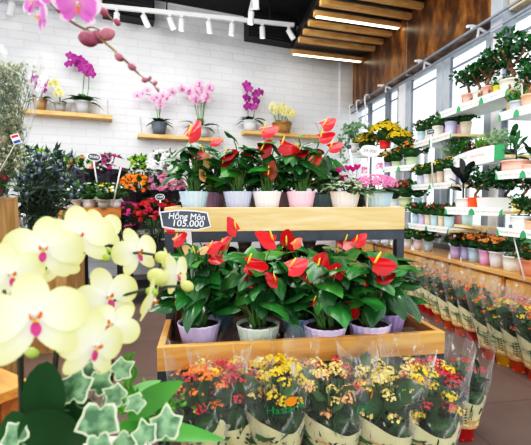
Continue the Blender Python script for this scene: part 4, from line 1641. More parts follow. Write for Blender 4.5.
# ================================================================== TIERED RACKS ALONG THE WINDOWS
STRIP_G, STRIP_R = mat('5aa070', '6aae80', .6), mat('ef7a50', 'f28a62', .6)
STRIP_LEAF = mat('2f8a58', '3f9a66', .6)
STRIP_W = mat('f4f5f3', 'eceeeb', .55)
RACK_W = mat('eef0f1', 'e2e5e7', .45)
EDGE_W = wood('d8b274', 'e6c890', 'f0d8a8', (8, 1.5, 8), .5)


def shelf_in_rack(rack, a, b, depth, strip_h=0.055, reps=2, curved=False):
    """a board whose front edge runs from A to B (world), its depth going toward the windows, with a printed label strip on its front"""
    o = V(rack.location)
    z = (a.z + b.z) / 2
    a, b = V((a.x, a.y, z)), V((b.x, b.y, z))
    e = (b - a).normalized()           # far -> near
    n = V((0, 0, 1)).cross(e)          # away from the room?
    if n.x > 0:
        n = -n
    back = -n
    M = basis(a - o, e, back, V((0, 0, 1)))
    Ls = (b - a).length
    bd = obj('shelf', box(MB(), 0, Ls, 0, depth, -0.022, 0, 0, M), RACK_W, rack, False)
    mb = MB()
    box(mb, Ls + .0005, Ls + 0.006, 0.0, depth, -0.022, 0.0, 0, M)
    obj('edge_band', mb, EDGE_W, bd, False)
    mb = MB()
    h = strip_h
    if not curved:
        box(mb, 0, Ls, -0.004, -0.001, -0.024 - (h - .03) * .3, -0.024 - (h - .03) * .3 + h, 0, M)
        zc = -0.024 - (h - .03) * .3 + h / 2
        # room side faces -back: x must run to the viewer's right
        for k in range(reps):
            xc = Ls * (k + .5) / reps
            seg = Ls / reps
            if e.dot(V((1, 0, 0))) < 0 and e.y > 0:
                ex = -1
            else:
                ex = 1
            T = M @ basis(V((xc, -0.0055, zc)), V((1, 0, 0)), V((0, 0, 1)), V((0, -1, 0)))
            write(mb, 'Stay well.', min(seg * .36, h * 4.4), T @ Matrix.Translation((-seg * .2, 0, 0)), 1, .15)
            write(mb, 'Stay at home.', min(seg * .44, h * 5.4), T @ Matrix.Translation((seg * .22, 0, 0)), 2, .15)
            for sx in ((-.5, 1), (.5, -1)):
                x0 = xc + seg * sx[0]
                pts = [V((x0, -0.0056, zc - h / 2)), V((x0 + sx[1] * h * .5, -0.0056, zc - h / 2)), V((x0 + sx[1] * h * .35, -0.0056, zc + h * .1)), V((x0 + sx[1] * .0, -0.0056, zc + h * .42))]
                mb.add([M @ q for q in pts], [(0, 1, 2, 3)], 3)
    else:
        m = 14
        top, bot = [], []
        for i in range(m + 1):
            u = i / m
            top.append(M @ V((Ls * u, -0.004, -0.03 + h * (0.25 + .75 * math.sin(PI * min(1, .12 + u * .55))))))
            bot.append(M @ V((Ls * u, -0.004, -0.03 - h * .12 * math.sin(PI * u))))
        for i in range(m):
            g = 3 if (i < 2 or i > m - 3) else 0
            mb.add([bot[i], bot[i + 1], top[i + 1], top[i]], [(0, 1, 2, 3)], g)
        T = M @ basis(V((Ls * .48, -0.0055, h * .28)), V((1, 0, 0)), V((0, 0, 1)), V((0, -1, 0)))
        write(mb, 'Stay well.', Ls * .18, T @ Matrix.Translation((-Ls * .14, 0, 0)), 1, .15)
        write(mb, 'Stay at home.', Ls * .24, T @ Matrix.Translation((Ls * .12, 0, 0)), 2, .15)
    obj('label_strip', mb, [STRIP_W, STRIP_G, STRIP_R, STRIP_LEAF], bd, False)
    return bd


def rack(label, y, x=2.45):
    t = thing('plant_rack', label, 'plant rack', (x, y, CT), 0, 'white plant racks on the worktop')
    return t


def upright(t, y, z1):
    o = V(t.location)
    obj('upright', box(MB(), 2.53 - o.x, 2.555 - o.x, y - .02 - o.y, y + .02 - o.y, 0, z1 - o.z), RACK_W, t, False)


def edge(pa, da, pb, db):
    return atD(pa[0], pa[1], da), atD(pb[0], pb[1], db)


RKA = rack('white tiered rack for bonsai and planters by the middle windows', 2.9)
# A: top bonsai shelf
ra = V(atD(451, 111, 1)); X0 = 2.15
def onX(px, py, X):
    r = ray(px, py)
    return r * (X / r.x) + V((0, 0, EYE))
a, b = onX(440, 114.5, X0), onX(508.5, 91, X0)
zA = (a.z + b.z) / 2
shelf_in_rack(RKA, a, b, .32, .06, 3)
# D: herb shelf with a curved sign
aD, bD = atD(446, 161, 3.75), atD(505, 153, 2.92)
shelf_in_rack(RKA, V((aD.x, aD.y, 1.38)), V((bD.x, bD.y, 1.38)), .24, .12, 1, True)
# H: long planters
aH, bH = atD(445, 211, 3.3), atD(503, 214, 2.85)
zH = 0.965
shelf_in_rack(RKA, V((aH.x, aH.y, zH)), V((bH.x, bH.y, zH)), .3, .06, 2)
for y in (2.7, 3.75):
    upright(RKA, y, zA)

RKB = rack('white tiered rack at the near end of the worktop', 2.2)
a, b = onX(499, 119, 2.12), onX(560, 97, 2.12)
zB = (a.z + b.z) / 2
shelf_in_rack(RKB, a, b, .34, .06, 3)
aG, bG = atD(496, 176, 2.75), atD(556, 169, 2.3)
zG = (aG.z + bG.z) / 2
shelf_in_rack(RKB, V((aG.x, aG.y, zG)), V((bG.x, bG.y, zG)), .3, .055, 2)
aJ, bJ = atD(497, 230.5, 2.75), atD(556, 236, 2.3)
zJ = (aJ.z + bJ.z) / 2
shelf_in_rack(RKB, V((aJ.x, aJ.y, zJ)), V((bJ.x, bJ.y, zJ)), .3, .055, 2)
for y in (1.95, 2.5):
    upright(RKB, y, zB)

RKC = rack('white tiered rack of kalanchoes and yellow flowers by the far windows', 3.9)
aC, bC = atD(413, 147, 4.25), atD(452, 132, 3.5)
zC = (aC.z + bC.z) / 2
shelf_in_rack(RKC, V((aC.x, aC.y, zC)), V((bC.x, bC.y, zC)), .3, .06, 2)
aF, bF = atD(411, 188.5, 4.2), atD(453, 183, 3.5)
zF = (aF.z + bF.z) / 2
shelf_in_rack(RKC, V((aF.x, aF.y, zF)), V((bF.x, bF.y, zF)), .3, .055, 2)
aI, bI = atD(408, 225, 4.1), atD(449, 230, 3.4)
zI = (aI.z + bI.z) / 2
shelf_in_rack(RKC, V((aI.x, aI.y, zI)), V((bI.x, bI.y, zI)), .34, .055, 2)
aI2, bI2 = atD(450, 226, 3.75), atD(481, 225, 3.2)
zI2 = (aI2.z + bI2.z) / 2
o = V(RKC.location)
for y in (3.55, 4.3):
    upright(RKC, y, zC)

RKE = rack('white tiered rack of chrysanthemums closest to the brick wall', 4.9)
E = {}
for nm, (pa, da, pb, db) in {'E1': ((350, 150, ), 5.0, (401, 155), 4.5), 'E2': ((383, 171), 4.6, (416, 165), 4.2), 'E3': ((385, 207), 4.55, (420, 210), 4.15)}.items():
    a, b = atD(pa[0], pa[1], da), atD(pb[0], pb[1], db)
    z = (a.z + b.z) / 2
    E[nm] = z
    shelf_in_rack(RKE, V((a.x, a.y, z)), V((b.x, b.y, z)), .3, .06, 2)
for y in (4.45, 5.0):
    upright(RKE, y, E['E1'])

# ---- pots on the racks.  label, px, base py, width, D, pot height, colour, kind, flower, crown radius
def PP(rows, group, z, zoff=0.001, dD=0.0, mD=1.0):
    for i, r_ in enumerate(rows):
        lab, px, w_, D, h_, c, kind, fl, cr = r_[:9]
        kw = r_[9] if len(r_) > 9 else {}
        plant(lab, px, 201, w_, D * mD + dD, h_, c, kind, fl, cr, seed=i + len(lab), group=group, z=z + zoff, **kw)


PP([('bonsai fig in a blush pink pot at the far end of the top bonsai shelf', 465.5, 13, 3.2, 13, 'eeb0a0', 'bonsai', None, 13),
    ('bonsai fig in a cream pot with blue leaf print', 475.5, 11, 3.06, 12, 'ece6d8', 'bonsai', None, 13),
    ('bonsai fig in a salmon pink pot beside the yellow pot', 485.5, 12, 2.95, 13, 'e8a494', 'bonsai', None, 15),
    ('small square-looking yellow pot with a blue heart, in front of the bonsai', 494.5, 9, 2.88, 11, 'e6d23c', 'herb', 'green', 5),
    ('large bonsai fig in a wide cream bowl on the top shelf', 507, 20, 2.78, 13, 'e9e7cf', 'bonsai', None, 21, {'taper': .85})],
   'bonsai on the top shelf', zA, mD=1.07)
PP([('small bonsai in a blue and white animal-face pot', 514.5, 15, 2.55, 13, 'b9c6d2', 'herb', 'green', 8),
    ('peach pot of moss on the top shelf of the near rack', 528, 18, 2.45, 16, 'eaa788', 'bonsai', None, 14)], 'pots on the near rack', zB, mD=1.12)
# higher shelf plants behind (rest on the same top board, raised on a wooden box)
bx = spot_at(525, 2.62 * 1.14, zB + .001)
t = thing('riser_box', 'pale wooden riser box behind the peach pot on the near rack', 'box', bx)
for s in (-1, 1):
    obj('side_panel', box(MB(), s * .13 - .008, s * .13 + .008, -.05, .05, 0, .118), EDGE_W, t, False)
obj('top_panel', box(MB(), -.14, .14, -.055, .055, .1185, .13), EDGE_W, t, False)
PP([('square terracotta pot with a small round bush on the wooden riser', 519, 11, 2.62, 8, 'd98a66', 'bush', None, 8),
    ('peach pot with a leafy fig on the wooden riser', 529, 14, 2.58, 12, 'eb9f80', 'bonsai', None, 14)], 'pots on the near rack riser', zB + .131, mD=1.14)
PP([('kalanchoe in a pale blue pot on the upper kalanchoe shelf', 420, 8, 4.05, 12, 'b7d5df', 'kal', 'pinkred', 9, {'n': 14}),
    ('kalanchoe in a beige pot beside the pale blue pot', 428, 8, 3.95, 12, 'd9cbb8', 'kal', 'orange', 9, {'n': 10}),
    ('kalanchoe in an ivory pot in the middle of the upper kalanchoe shelf', 436, 10, 3.8, 14, 'ece3d2', 'kal', 'pinkred', 10, {'n': 12}),
    ('kalanchoe in a rose pink pot behind the lavender pot', 443, 9, 3.85, 13, 'eab0c4', 'kal', None, 9),
    ('kalanchoe in a lavender pot standing tallest on the upper kalanchoe shelf', 449, 11, 3.6, 15, 'c8c8ea', 'kal', 'orange', 10, {'n': 8}),
    ('leafy plant in a pink pot just past the lavender pot', 457, 8, 3.6, 12, 'e7b2c0', 'bush', None, 9),
    ('leafy plant in a sand-coloured pot at the end of the upper kalanchoe shelf', 464, 11, 3.5, 13, 'dccab4', 'bush', None, 10)], 'kalanchoes on the upper shelf', zC, dD=.13)
PP([('feathery green herb at the far end of the herb shelf', 451, 12, 3.65, 8, 'caa070', 'herb', 'pale', 11),
    ('green herb in a low pot on the herb shelf', 461, 11, 3.5, 8, '8a6a50', 'herb', 'green', 11),
    ('red-leaved lettuce plant in the middle of the herb shelf', 471, 11, 3.4, 8, '8a6a50', 'herb', 'red', 7),
    ('tuft of lime green grass on the herb shelf', 482, 10, 3.35, 8, '6a5a48', 'grass', None, 11),
    ('purple-leaved herb beside the lime green grass', 490, 10, 3.2, 7, '5a4a40', 'herb', 'red', 7),
    ('airy pale green herb near the curved sign end', 497, 9, 3.1, 8, '3a3a38', 'herb', 'pale', 12),
    ('small plant with glossy round leaves in a black pot', 509, 11, 2.95, 7, '222426', 'rubber', 'green', 12)], 'herbs on the curved-sign shelf', 1.38, dD=.13)
PP([('yellow chrysanthemum in a pale lavender pot', 420, 7, 4.0, 11, 'cfd2ea', 'mum', 'yellow', 9, {'n': 14}),
    ('yellow chrysanthemum in an off-white pot', 427.5, 8, 3.9, 12, 'e9e4dc', 'mum', 'yellow', 9, {'n': 22}),
    ('yellow chrysanthemum in a sand pot', 434, 7, 3.8, 13, 'd8c4ae', 'mum', 'yellow', 8, {'n': 12}),
    ('yellow chrysanthemum in a warm beige pot', 440, 8, 3.7, 14, 'e0c8ae', 'mum', 'yellow', 10, {'n': 48}),
    ('leafy plant in a white pot with a printed label', 449.5, 12, 3.55, 16, 'f0eeea', 'bush', 'yellow', 9, {'n': 8}),
    ('leafy plant in a pale purple pot beside the printed white pot', 458, 8, 3.6, 12, 'cdbfe2', 'bush', None, 8),
    ('leafy plant in a pale grey-blue bowl at the end of the yellow shelf', 465, 13, 3.5, 10, 'ccd4ea', 'bush', None, 11)], 'pots on the yellow flower shelf', zF, dD=.13)
PP([('dark-leaved rubber plant in a white pot beside the orange planter', 463, 14, 3.1, 12, 'f0ebe6', 'rubber', 'dark', 19, {'taper': .88})], 'plants on the planter shelf', zH, dD=.15)
PP([('plant with glossy upright leaves in a wide peach bowl on the near rack', 515, 26, 2.6, 14, 'eaaa98', 'rubber', 'green', 14, {'taper': .95}),
    ('leafy plant with glossy leaves at the edge of the near rack', 530, 16, 2.5, 9, 'eaa890', 'rubber', 'green', 14)], 'glossy plants on the near rack', zG, dD=.14)
PP([('bonsai with swollen root in a white pot with a red heart', 521, 19, 2.55, 15, 'f2f0ee', 'bonsai', None, 10, {'taper': .8}),
    ('small plant in a peach printed pot below the glossy plants', 533, 14, 2.48, 11, 'e8a080', 'bonsai', None, 10)], 'pots on the lowest near shelf', zJ, dD=.14)
PP([('red-flecked kalanchoe in a pale blue pot at the far end of its row', 416, 7, 4.0, 11, 'b4d4dc', 'kal', 'pinkred', 9, {'n': 16}),
    ('red-flecked kalanchoe in a lilac pot', 422.5, 7, 3.9, 11, 'd2bce0', 'kal', 'pinkred', 9, {'n': 8}),
    ('red-flecked kalanchoe in a peach-beige pot', 428.5, 7, 3.82, 11, 'e6cbaa', 'kal', 'pinkred', 9, {'n': 10}),
    ('red-flecked kalanchoe in an aqua pot', 435, 8, 3.74, 11, 'b2d2dc', 'kal', 'red', 9, {'n': 12}),
    ('red-flecked kalanchoe in a cream-beige pot', 442, 7, 3.66, 11, 'eacfa8', 'kal', 'pinkred', 9, {'n': 10}),
    ('red-flecked kalanchoe in a wide ice blue pot', 449.5, 10, 3.56, 11, 'bcdfe8', 'kal', 'red', 10, {'n': 14})], 'red-flecked kalanchoes', zI, dD=.13)
# long shallow shelf piece with three more pots
o = V(RKC.location)
shelf_a, shelf_b = V((aI2.x, aI2.y, zI2)), V((bI2.x, bI2.y, zI2))
e = (shelf_b - shelf_a).normalized()
nb = -(V((0, 0, 1)).cross(e)) if V((0, 0, 1)).cross(e).x < 0 else V((0, 0, 1)).cross(e)
obj('shelf', box(MB(), 0, (shelf_b - shelf_a).length, 0, .16, -.02, 0, 0, basis(shelf_a - o, e, nb, V((0, 0, 1)))), EDGE_W, RKC, False)
PP([('leafy plant in a dusty rose pot below the planter shelf', 458.5, 9, 3.6, 12, 'dba6b4', 'bush', None, 7),
    ('leafy plant in a light aqua pot below the planter shelf', 468, 11, 3.4, 13, 'b8dade', 'bush', None, 7)], 'pots below the planter shelf', zI2, dD=.12)

# long planters
def planter(label, px, D, wpx, hpx, col, z, rz, seed, trees):
    k = D / F
    b = spot_at(px, D, z + .001)
    t = thing('planter_box', label, 'planter', b, rz, 'long planters on the rack')
    L_, h_ = wpx * k / 2, hpx * k
    dp = .055
    mb = MB()
    vs = []
    for (s, zz) in ((.9, 0), (1, h_), (.94, h_), (.92, h_ * .8)):
        for sx, sy in ((-1, -1), (1, -1), (1, 1), (-1, 1)):
            vs.append((sx * L_ * (s if s < 1 and zz == 0 else (s if s == 1 else .97)), sy * dp * s, zz))
    fs = [(3, 2, 1, 0)]
    for q in range(3):
        for i in range(4):
            j = (i + 1) % 4
            fs.append((q * 4 + i, q * 4 + j, (q + 1) * 4 + j, (q + 1) * 4 + i))
    mb.add(vs, fs)
    obj('pot', mb, mat(col, None, .35), t, False, .004)
    obj('grass', moss_mb(dp, h_ * .85, seed, L_ / dp), LEAF_BRIGHT, t)
    for q in range(trees):
        x = (-1 + 2 * (q + .5) / trees) * L_ * .85
        rr = V((x, 0, h_ * .85))
        n0 = len(bpy.data.objects)
        tr = random.Random(seed + q)
        kids = []
        bonsai_parts(t, .05, h_ * .85, seed + q, .23)
        for ch in list(t.children)[-2:]:
            ch.location.x = x
    return t


planter('orange long planter with a bonsai fig and grass', 477, 3.2, 19, 13, 'f0541c', zH, -.25, 3, 1)
planter('white long planter with bonsai figs and grass', 501, 3.05, 29, 13, 'f2f2f0', zH, -.25, 4, 2)
planter('yellow long planter with a bonsai fig at the shelf end', 525, 2.86, 18, 13, 'ece08a', zH, -.2, 5, 1)

# far rack
PP([('broad yellow chrysanthemum in a cream pot closest to the brick wall', 366, 12, 4.9, 4, 'ded6c2', 'mum', 'yellow', 14),
    ('yellow chrysanthemum in a bright red pot', 384, 11, 4.6, 11, 'e23030', 'mum', 'yellow', 15),
    ('yellow chrysanthemum in a pale pot at the end of its shelf', 398, 11, 4.5, 6, 'd8dcd4', 'mum', 'yellow', 12)], 'yellow chrysanthemums on the far rack', E['E1'], dD=.15)
PP([('orange chrysanthemum in a purple pot', 388, 7, 4.5, 7, 'b9a0d0', 'mum', 'amber', 9, {'n': 35}),
    ('orange chrysanthemum in a pale green pot', 396, 10, 4.4, 7, 'c9dcae', 'mum', 'amber', 11, {'n': 35}),
    ('orange chrysanthemum in a celery green pot, largest of its shelf', 411, 12, 4.25, 10, 'c8deb0', 'mum', 'orange', 14, {'n': 45})], 'orange chrysanthemums on the far rack', E['E2'], dD=.13)
PP([('bush with small red flowers in a white pot', 394, 10, 4.4, 9, 'e8e8e2', 'kal', 'pinkred', 10, {'n': 25}),
    ('bush with small red flowers in a yellow-green pot', 406, 13, 4.2, 11, 'cfe0ac', 'kal', 'red', 14, {'n': 40}),
    ('leafy green plant in a light blue pot at the shelf end', 418, 9, 4.1, 11, 'b8d4e6', 'bush', None, 10)], 'pots on the lower shelf of the far rack', E['E3'], dD=.13)

# counter top
PP([('yellow-flowered plant in a white pot on the worktop, half behind the display stand', 408, 9, 4.4, 9, 'ecebe9', 'mum', 'yellow', 9, {'n': 18}),
    ('yellow-flowered plant in a pale pink pot on the worktop', 419, 9, 4.25, 10, 'eadcdf', 'mum', 'yellow', 10, {'n': 18}),
    ('yellow-flowered plant in a pale blue pot on the worktop', 429.5, 9, 4.1, 10, 'bcd2de', 'mum', 'yellow', 10, {'n': 10})], 'yellow-flowered pots on the worktop', CT)
PP([('orange kalanchoe in a lilac pot on the worktop', 457, 11, 3.6, 12, 'cdb9e4', 'kal', 'orange', 11, {'n': 48}),
    ('orange kalanchoe in a periwinkle pot on the worktop', 467, 9, 3.5, 13, 'b9bce8', 'kal', 'orange', 11, {'n': 48}),
    ('orange kalanchoe in a sky blue pot on the worktop', 476, 12, 3.38, 14, 'b8d8ea', 'kal', ['orange', 'peach'], 12, {'n': 48}),
    ('peach-orange kalanchoe in a pink pot on the worktop', 487, 12, 3.22, 15, 'eab0d4', 'kal', ['peach', 'orange'], 13, {'n': 48}),
    ('orange kalanchoe in a white pot on the worktop', 498.5, 14, 3.1, 16, 'eae4ea', 'kal', ['orange', 'peach'], 13, {'n': 48}),
    ('kalanchoe in a blue pot behind the white pot', 511, 12, 3.2, 14, 'bcd8ea', 'kal', ['orange'], 14, {'n': 14}),
    ('bonsai and grass in a cream pot painted with a potted cactus', 515.5, 19, 2.95, 15, 'f0ede2', 'bonsai', None, 9, {'taper': .9}),
    ('peach pot painted with red flowers on the worktop', 530, 16, 2.76, 16, 'ee9a7c', 'kal', ['orange'], 11, {'n': 20})], 'orange kalanchoes on the worktop', CT)
for i, (px, c, nm) in enumerate(((369, 'e6e8ec', 'white'), (378, 'ccd8e8', 'pale blue'), (387, 'e0e4ea', 'light grey'), (397, 'c4d6e4', 'blue'))):
    plant(nm + ' pot on the worktop seen between the tiers of the display stand', px, 201, 9, 5.0 - i * .15, 10, c, 'bush', None, 8, seed=i, group='pots seen between the tiers', z=CT + .001)

# black and white price cards on sticks by the windows
def card_stick(label, c, D, base_z, wpx, hpx, col, edgec, text=None, tcol=None, lean=0.0, shape='oval', foot=None, group='small price cards'):
    P = atD(c[0], c[1], D)
    f = foot or V((P.x, P.y, base_z))
    f = V((f.x, f.y, base_z))
    t = thing('price_card', label, 'price card', f, 0, group)
    k = D / F
    n = TO_CAM(P)
    x = V((0, 0, 1)).cross(n).normalized()
    y = n.cross(x)
    M = basis(P - f, x, y, n) @ Matrix.Rotation(lean, 4, 'Z')
    w_, h_ = wpx * k / 2, hpx * k / 2

    def shp(s, z):
        m = 18
        if shape == 'oval':
            return [M @ V((w_ * s * math.cos(2 * PI * i / m), h_ * s * math.sin(2 * PI * i / m) * (1 + .12 * math.cos(4 * PI * i / m)), z)) for i in range(m)]
        return [M @ V((w_ * a * s, h_ * b * s, z)) for a, b in ((-1, -1), (1, -1), (1, 1), (-1, 1))]
    mb = MB()
    q1, q2 = shp(1.0, 0), shp(1.0, -.004)
    m = len(q1)
    mb.add(q1 + q2, [tuple(range(m)), tuple(range(2 * m - 1, m - 1, -1))] + [(i, i + m, (i + 1) % m + m, (i + 1) % m) for i in range(m)])
    cd = obj('card', mb, edgec, t, False)
    mb = MB()
    q = shp(.88, .001)
    mb.add(q, [tuple(range(len(q)))], 0)
    if text:
        write(mb, text, w_ * 1.3, M @ Matrix.Translation((0, 0, .002)), 1)
    obj('card_face', mb, [col, tcol or WHITE], cd, False)
    mb = MB()
    tube(mb, [V((0, 0, 0)), M @ V((0, -h_ * .9, -.004))], .004 * max(1, D / 2.2), 6)
    obj('stick', mb, WHITE, t)


CWH = mat('f2f2f2', 'f6f6f6', .6)
CGR = mat('3c4248', '4a5056', .6)
card_stick('white price card with dark writing standing above the pink primrose', (370, 151), 2.06, UZ, 19, 13, CWH, CWH, '59.000', INK, -.15, foot=atD(367, 205, 2.0))
for px, nm in ((364, 'tall white tag with a pink flower picture, beside the price card stake'), (379, 'tall white tag with a pink flower picture, above the primrose')):
    P = atD(px, 168 if px == 364 else 164, 2.14)
    t = thing('plant_tag', nm, 'plant tag', (P.x, P.y, UZ + .09), 0, 'plant picture tags')
    M = basis(P - V(t.location), V((.98, .1, 0)), V((0, 0, 1)), V((.1, -.98, 0)))
    obj('tag_card', box(MB(), -.027, .027, -.036, .036, 0, .002, 0, M), CWH, t, False)
    mb = MB()
    rr = random.Random(px)
    for i in range(14):
        floret(mb, M @ V((rr.uniform(-.018, .018), rr.uniform(-.026, .004), .004)), M.to_3x3() @ V((0, 0, 1)), .007, 5, 0)
    obj('printed_flower', mb, KC['pink'], t)
    mb = MB()
    tube(mb, [(P.x - t.location.x, P.y - t.location.y, 0), M @ V((0, -.036, 0))], .003, 5)
    obj('stick', mb, WHITE, t)
card_stick('small dark price card with white edge before the upper kalanchoe shelf', (430.5, 132), 3.55, zF, 8, 5, CGR, CWH, '59.000', WHITE, .15, 'rect', foot=atD(433, 180, 3.72))
card_stick('grey price card on a slanted white stick among the worktop pots', (511, 227), 2.7, CT, 4, 6, CGR, CGR, None, None, .3, 'oval', foot=atD(525, 262, 2.62))
card_stick('grey round card on a slanted white stick behind the cyclamen', (349, 147), 2.4, UZ, 5, 5, CGR, CGR, None, None, .3, 'oval', foot=atD(361, 200, 2.34))
card_stick('grey card on a white stick in front of the riser box plants', (521, 76), 2.74, zB + .001, 4, 7, CGR, CGR, None, None, .3, 'oval', foot=atD(523, 101, 2.80))
P = atD(394, 166, 4.1)

# trailing plant in the window corner
base = spot_at(352, 4.8, E['E1'] + .001)
t = thing('trailing_plant', 'trailing plant with small round leaves in the window corner', 'potted plant', base)
pot_parts(t, .07, .1, 'd8dad6')
mb = MB()
rnd = random.Random(3)
for (pts) in (((352, 140), (348, 128), (342, 138), (341, 150), (345, 162)), ((352, 138), (350, 126), (346, 134), (345, 150)), ((353, 138), (360, 126), (368, 128), (376, 130)), ((352, 138), (358, 124), (352, 130), (356, 134))):
    cv = curve([atD(x, y, 4.75) - base for x, y in pts], 6)
    tube(mb, cv, .004, 4)
    for q in cv:
        for j in range(3):
            oval(mb, q + V((rnd.uniform(-.05, .05), rnd.uniform(-.05, .05), rnd.uniform(-.03, .03))), sph(rnd), V((rnd.uniform(-.5, .5), -1, .3)), .036, .034, 0, .1, 0, m=8)
obj('foliage', mb, mat('4a7048', '8aa880', .5, 8, trans=.2), t)
plant('low yellow chrysanthemum beside the cyclamen, behind the stand', 358, 201, 18, 4.2, 9, 'c9b49a', 'mum', 'yellow', 15, seed=2, z=1.30, group=None) if False else None

# ================================================================== TIERED FLOWER STAND ON THE FAR SIDE
SA = 0.10
def stand(label, x0, x1, D, z, depth, front, h=.12):
    p0, p1 = spot_at(x0, D, z), spot_at(x1, D * 1.03, z)
    c = (p0 + p1) / 2
    rz = math.atan2((p1 - p0).y, (p1 - p0).x)
    t = thing('flower_stand', label, 'flower stand', (c.x, c.y, 0), rz, 'tiered flower stands by the brick wall')
    L_ = (p1 - p0).length / 2
    obj('top_board', box(MB(), -L_, L_, 0, depth, z - .03, z), BLACK if front is BLACK else STAND_W, t, False)
    obj('front_panel', box(MB(), -L_, L_, -.02, -.001, z - h, z + .012), front, t, False)
    for x in (-L_ + .01, L_ - .05):
        for y in (0.01, depth - .05):
            obj('leg', box(MB(), x, x + .04, y, y + .04, 0, z - .031), BLACK, t, False)
    obj('lower_shelf', box(MB(), -L_ + .06, L_ - .06, .02, depth - .02, z - h - .32, z - h - .3), BLACK, t, False)
    return t


def bouquet(label, px, py, D, rpx, cols, zb, seed, kind='ball', group='wrapped bouquets by the brick wall', wrapc=None, flat=.75, fsize=.17, n=40, leafm=None):
    """flower heads centred on PX, PY; the wrap narrows to a foot at height ZB"""
    k = D / F
    R = rpx * k * 1.2
    c = atD(px, py, D)
    base = V((c.x, c.y, zb))
    hz = c.z - zb
    t = thing('bouquet', label, 'bouquet', base, 0, group)
    rnd = random.Random(seed)
    mb = MB()
    for i in range(26):
        dv = sph(rnd, 0)
        tube(mb, [V((dv.x * R * .12, dv.y * R * .12, 0.002)), V((dv.x * R * .7, dv.y * R * .7, hz * .9))], R * .02, 4)
    for i in range(70):
        dv = sph(rnd, -.5)
        chip(mb, V((dv.x * R * .85, dv.y * R * .85, hz + (dv.z * flat - .25) * R)), dv + V((0, 0, .4)), dv + V((0, 0, 1)), R * .5, R * .24)
    obj('foliage', mb, leafm or LEAF_BUSH, t)
    outs = {cc: MB() for cc in cols}
    for i in range(int(n * 1.6)):
        dv = sph(rnd, -.15)
        q = V((dv.x * R * .92, dv.y * R * .92, hz + dv.z * R * flat))
        m_ = outs[rnd.choice(list(cols))]
        if kind == 'ball':
            for j in range(9):
                d2 = (sph(rnd, -.2) + dv).normalized()
                floret(m_, q + d2 * R * fsize * .35, d2, R * fsize * .7, 5, 0, rnd.uniform(0, 2), .3)
        else:
            floret(m_, q, dv, R * fsize, 6, 0, rnd.uniform(0, 2), .2, 0)
    for cc, b in outs.items():
        if b.v:
            obj('blossoms', b, KC[cc], t)
    mb = MB()
    nn, prof = 18, [(R * .22, 0.002), (R * .5, hz * .4), (R * .85, hz * .8), (R * 1.02, hz - R * .12)]
    vs, fs = [], []
    for kk, (r_, z_) in enumerate(prof):
        for i in range(nn):
            a = 2 * PI * i / nn
            rr = r_ * (1 + .07 * math.sin(5 * a + kk) + rnd.uniform(-.03, .03))
            vs.append((rr * math.cos(a), rr * math.sin(a), z_ + (rnd.uniform(-.15, .15) * R if kk == 3 else 0)))
    for kk in range(3):
        for i in range(nn):
            j = (i + 1) % nn
            fs.append((kk * nn + i, kk * nn + j, (kk + 1) * nn + j, (kk + 1) * nn + i))
    mb.add(vs, fs)
    obj('wrap', mb, wrapc or WRAPCLEAR, t, False)
    return t


DARKWRAP = mat('2a2430', '4a4250', .35, 12)
stand('dark flower stand tier highest and closest to the brick wall', 22, 190, 4.75, 1.02, .4, BLACK)
stand('dark flower stand tier holding orange and mauve bouquets', 122, 186, 4.2, .86, .4, BLACK)
stand('dark flower stand tier holding carnations', 118, 190, 3.85, .62, .35, BLACK)
stand('brown wooden fronted flower stand with potted chrysanthemums', 58, 121, 3.75, .965, .4, STAND_W, .09)
T1, T2, T3 = 1.021, .861, .621
for a in ((34, 163, 4.85, 17, ('lime',), 'leafy dark green bouquet beside the small flag', 1, 12), (62, 165, 4.85, 14, ('lime',), 'green bouquet behind the thistles', 2, 12),
          (86, 168, 4.8, 13, ('peach', 'lime'), 'green bouquet with peach flowers by the oval price card', 3, 16), (110, 168, 4.8, 14, ('mauve', 'magenta'), 'mauve and magenta bouquet on the top tier', 4, 40),
          (141, 168, 4.85, 13, ('lime',), 'lime green chrysanthemum bouquet on the top tier', 5, 55), (166, 167, 4.85, 17, ('white',), 'white chrysanthemum bouquet beside the anthuriums', 6, 60)):
    bouquet(a[5], a[0], a[1], a[2], a[3], a[4], T1, a[6], n=a[7], wrapc=DARKWRAP if a[6] in (3, 4) else None)
bouquet('orange chrysanthemum bouquet in dark wrap', 136, 189, 4.4, 15, ('amber', 'orange'), T2, 11, n=60, wrapc=DARKWRAP)
bouquet('pale mauve chrysanthemum bouquet in dark wrap', 166, 188, 4.4, 16, ('mauve', 'palemauve') if False else ('mauve', 'pink'), T2, 12, n=60, wrapc=DARKWRAP)
bouquet('hot pink carnation bouquet', 129, 213, 4.0, 11, ('hotpink',), T3, 13, n=40, wrapc=DARKWRAP)
bouquet('large crimson carnation bouquet by the display stand', 156, 216, 4.0, 18, ('crimson', 'red'), T3, 14, n=75)
bouquet('small pink flower bunch under the crimson carnations', 132, 228, 3.95, 7, ('hotpink', 'pink'), T3, 15, n=20)
for i, (px, pc, nm, fl) in enumerate(((74, 'c8c4be', 'grey', 'white'), (89, 'eceeee', 'white', 'white'), (104, 'b0a898', 'clear grey', 'yellow'), (115, 'f0f0ee', 'bright white', 'white'))):
    plant('%s pot of %s chrysanthemums on the brown wooden stand' % (nm, fl), px, 201, 13, 3.85 + .06 * (i % 2), 9, pc, 'mum', fl, 13, seed=i, group='potted chrysanthemums on the wooden stand', z=.966, n=18)
bouquet('low bunch of pink and white small flowers before the thistles', 57, 207, 3.4, 11, ('pink', 'white'), .62, 16, n=45, kind='flat', fsize=.16)
stand('low dark flower stand behind the yellow orchids', 30, 80, 3.3, .618, .4, BLACK)

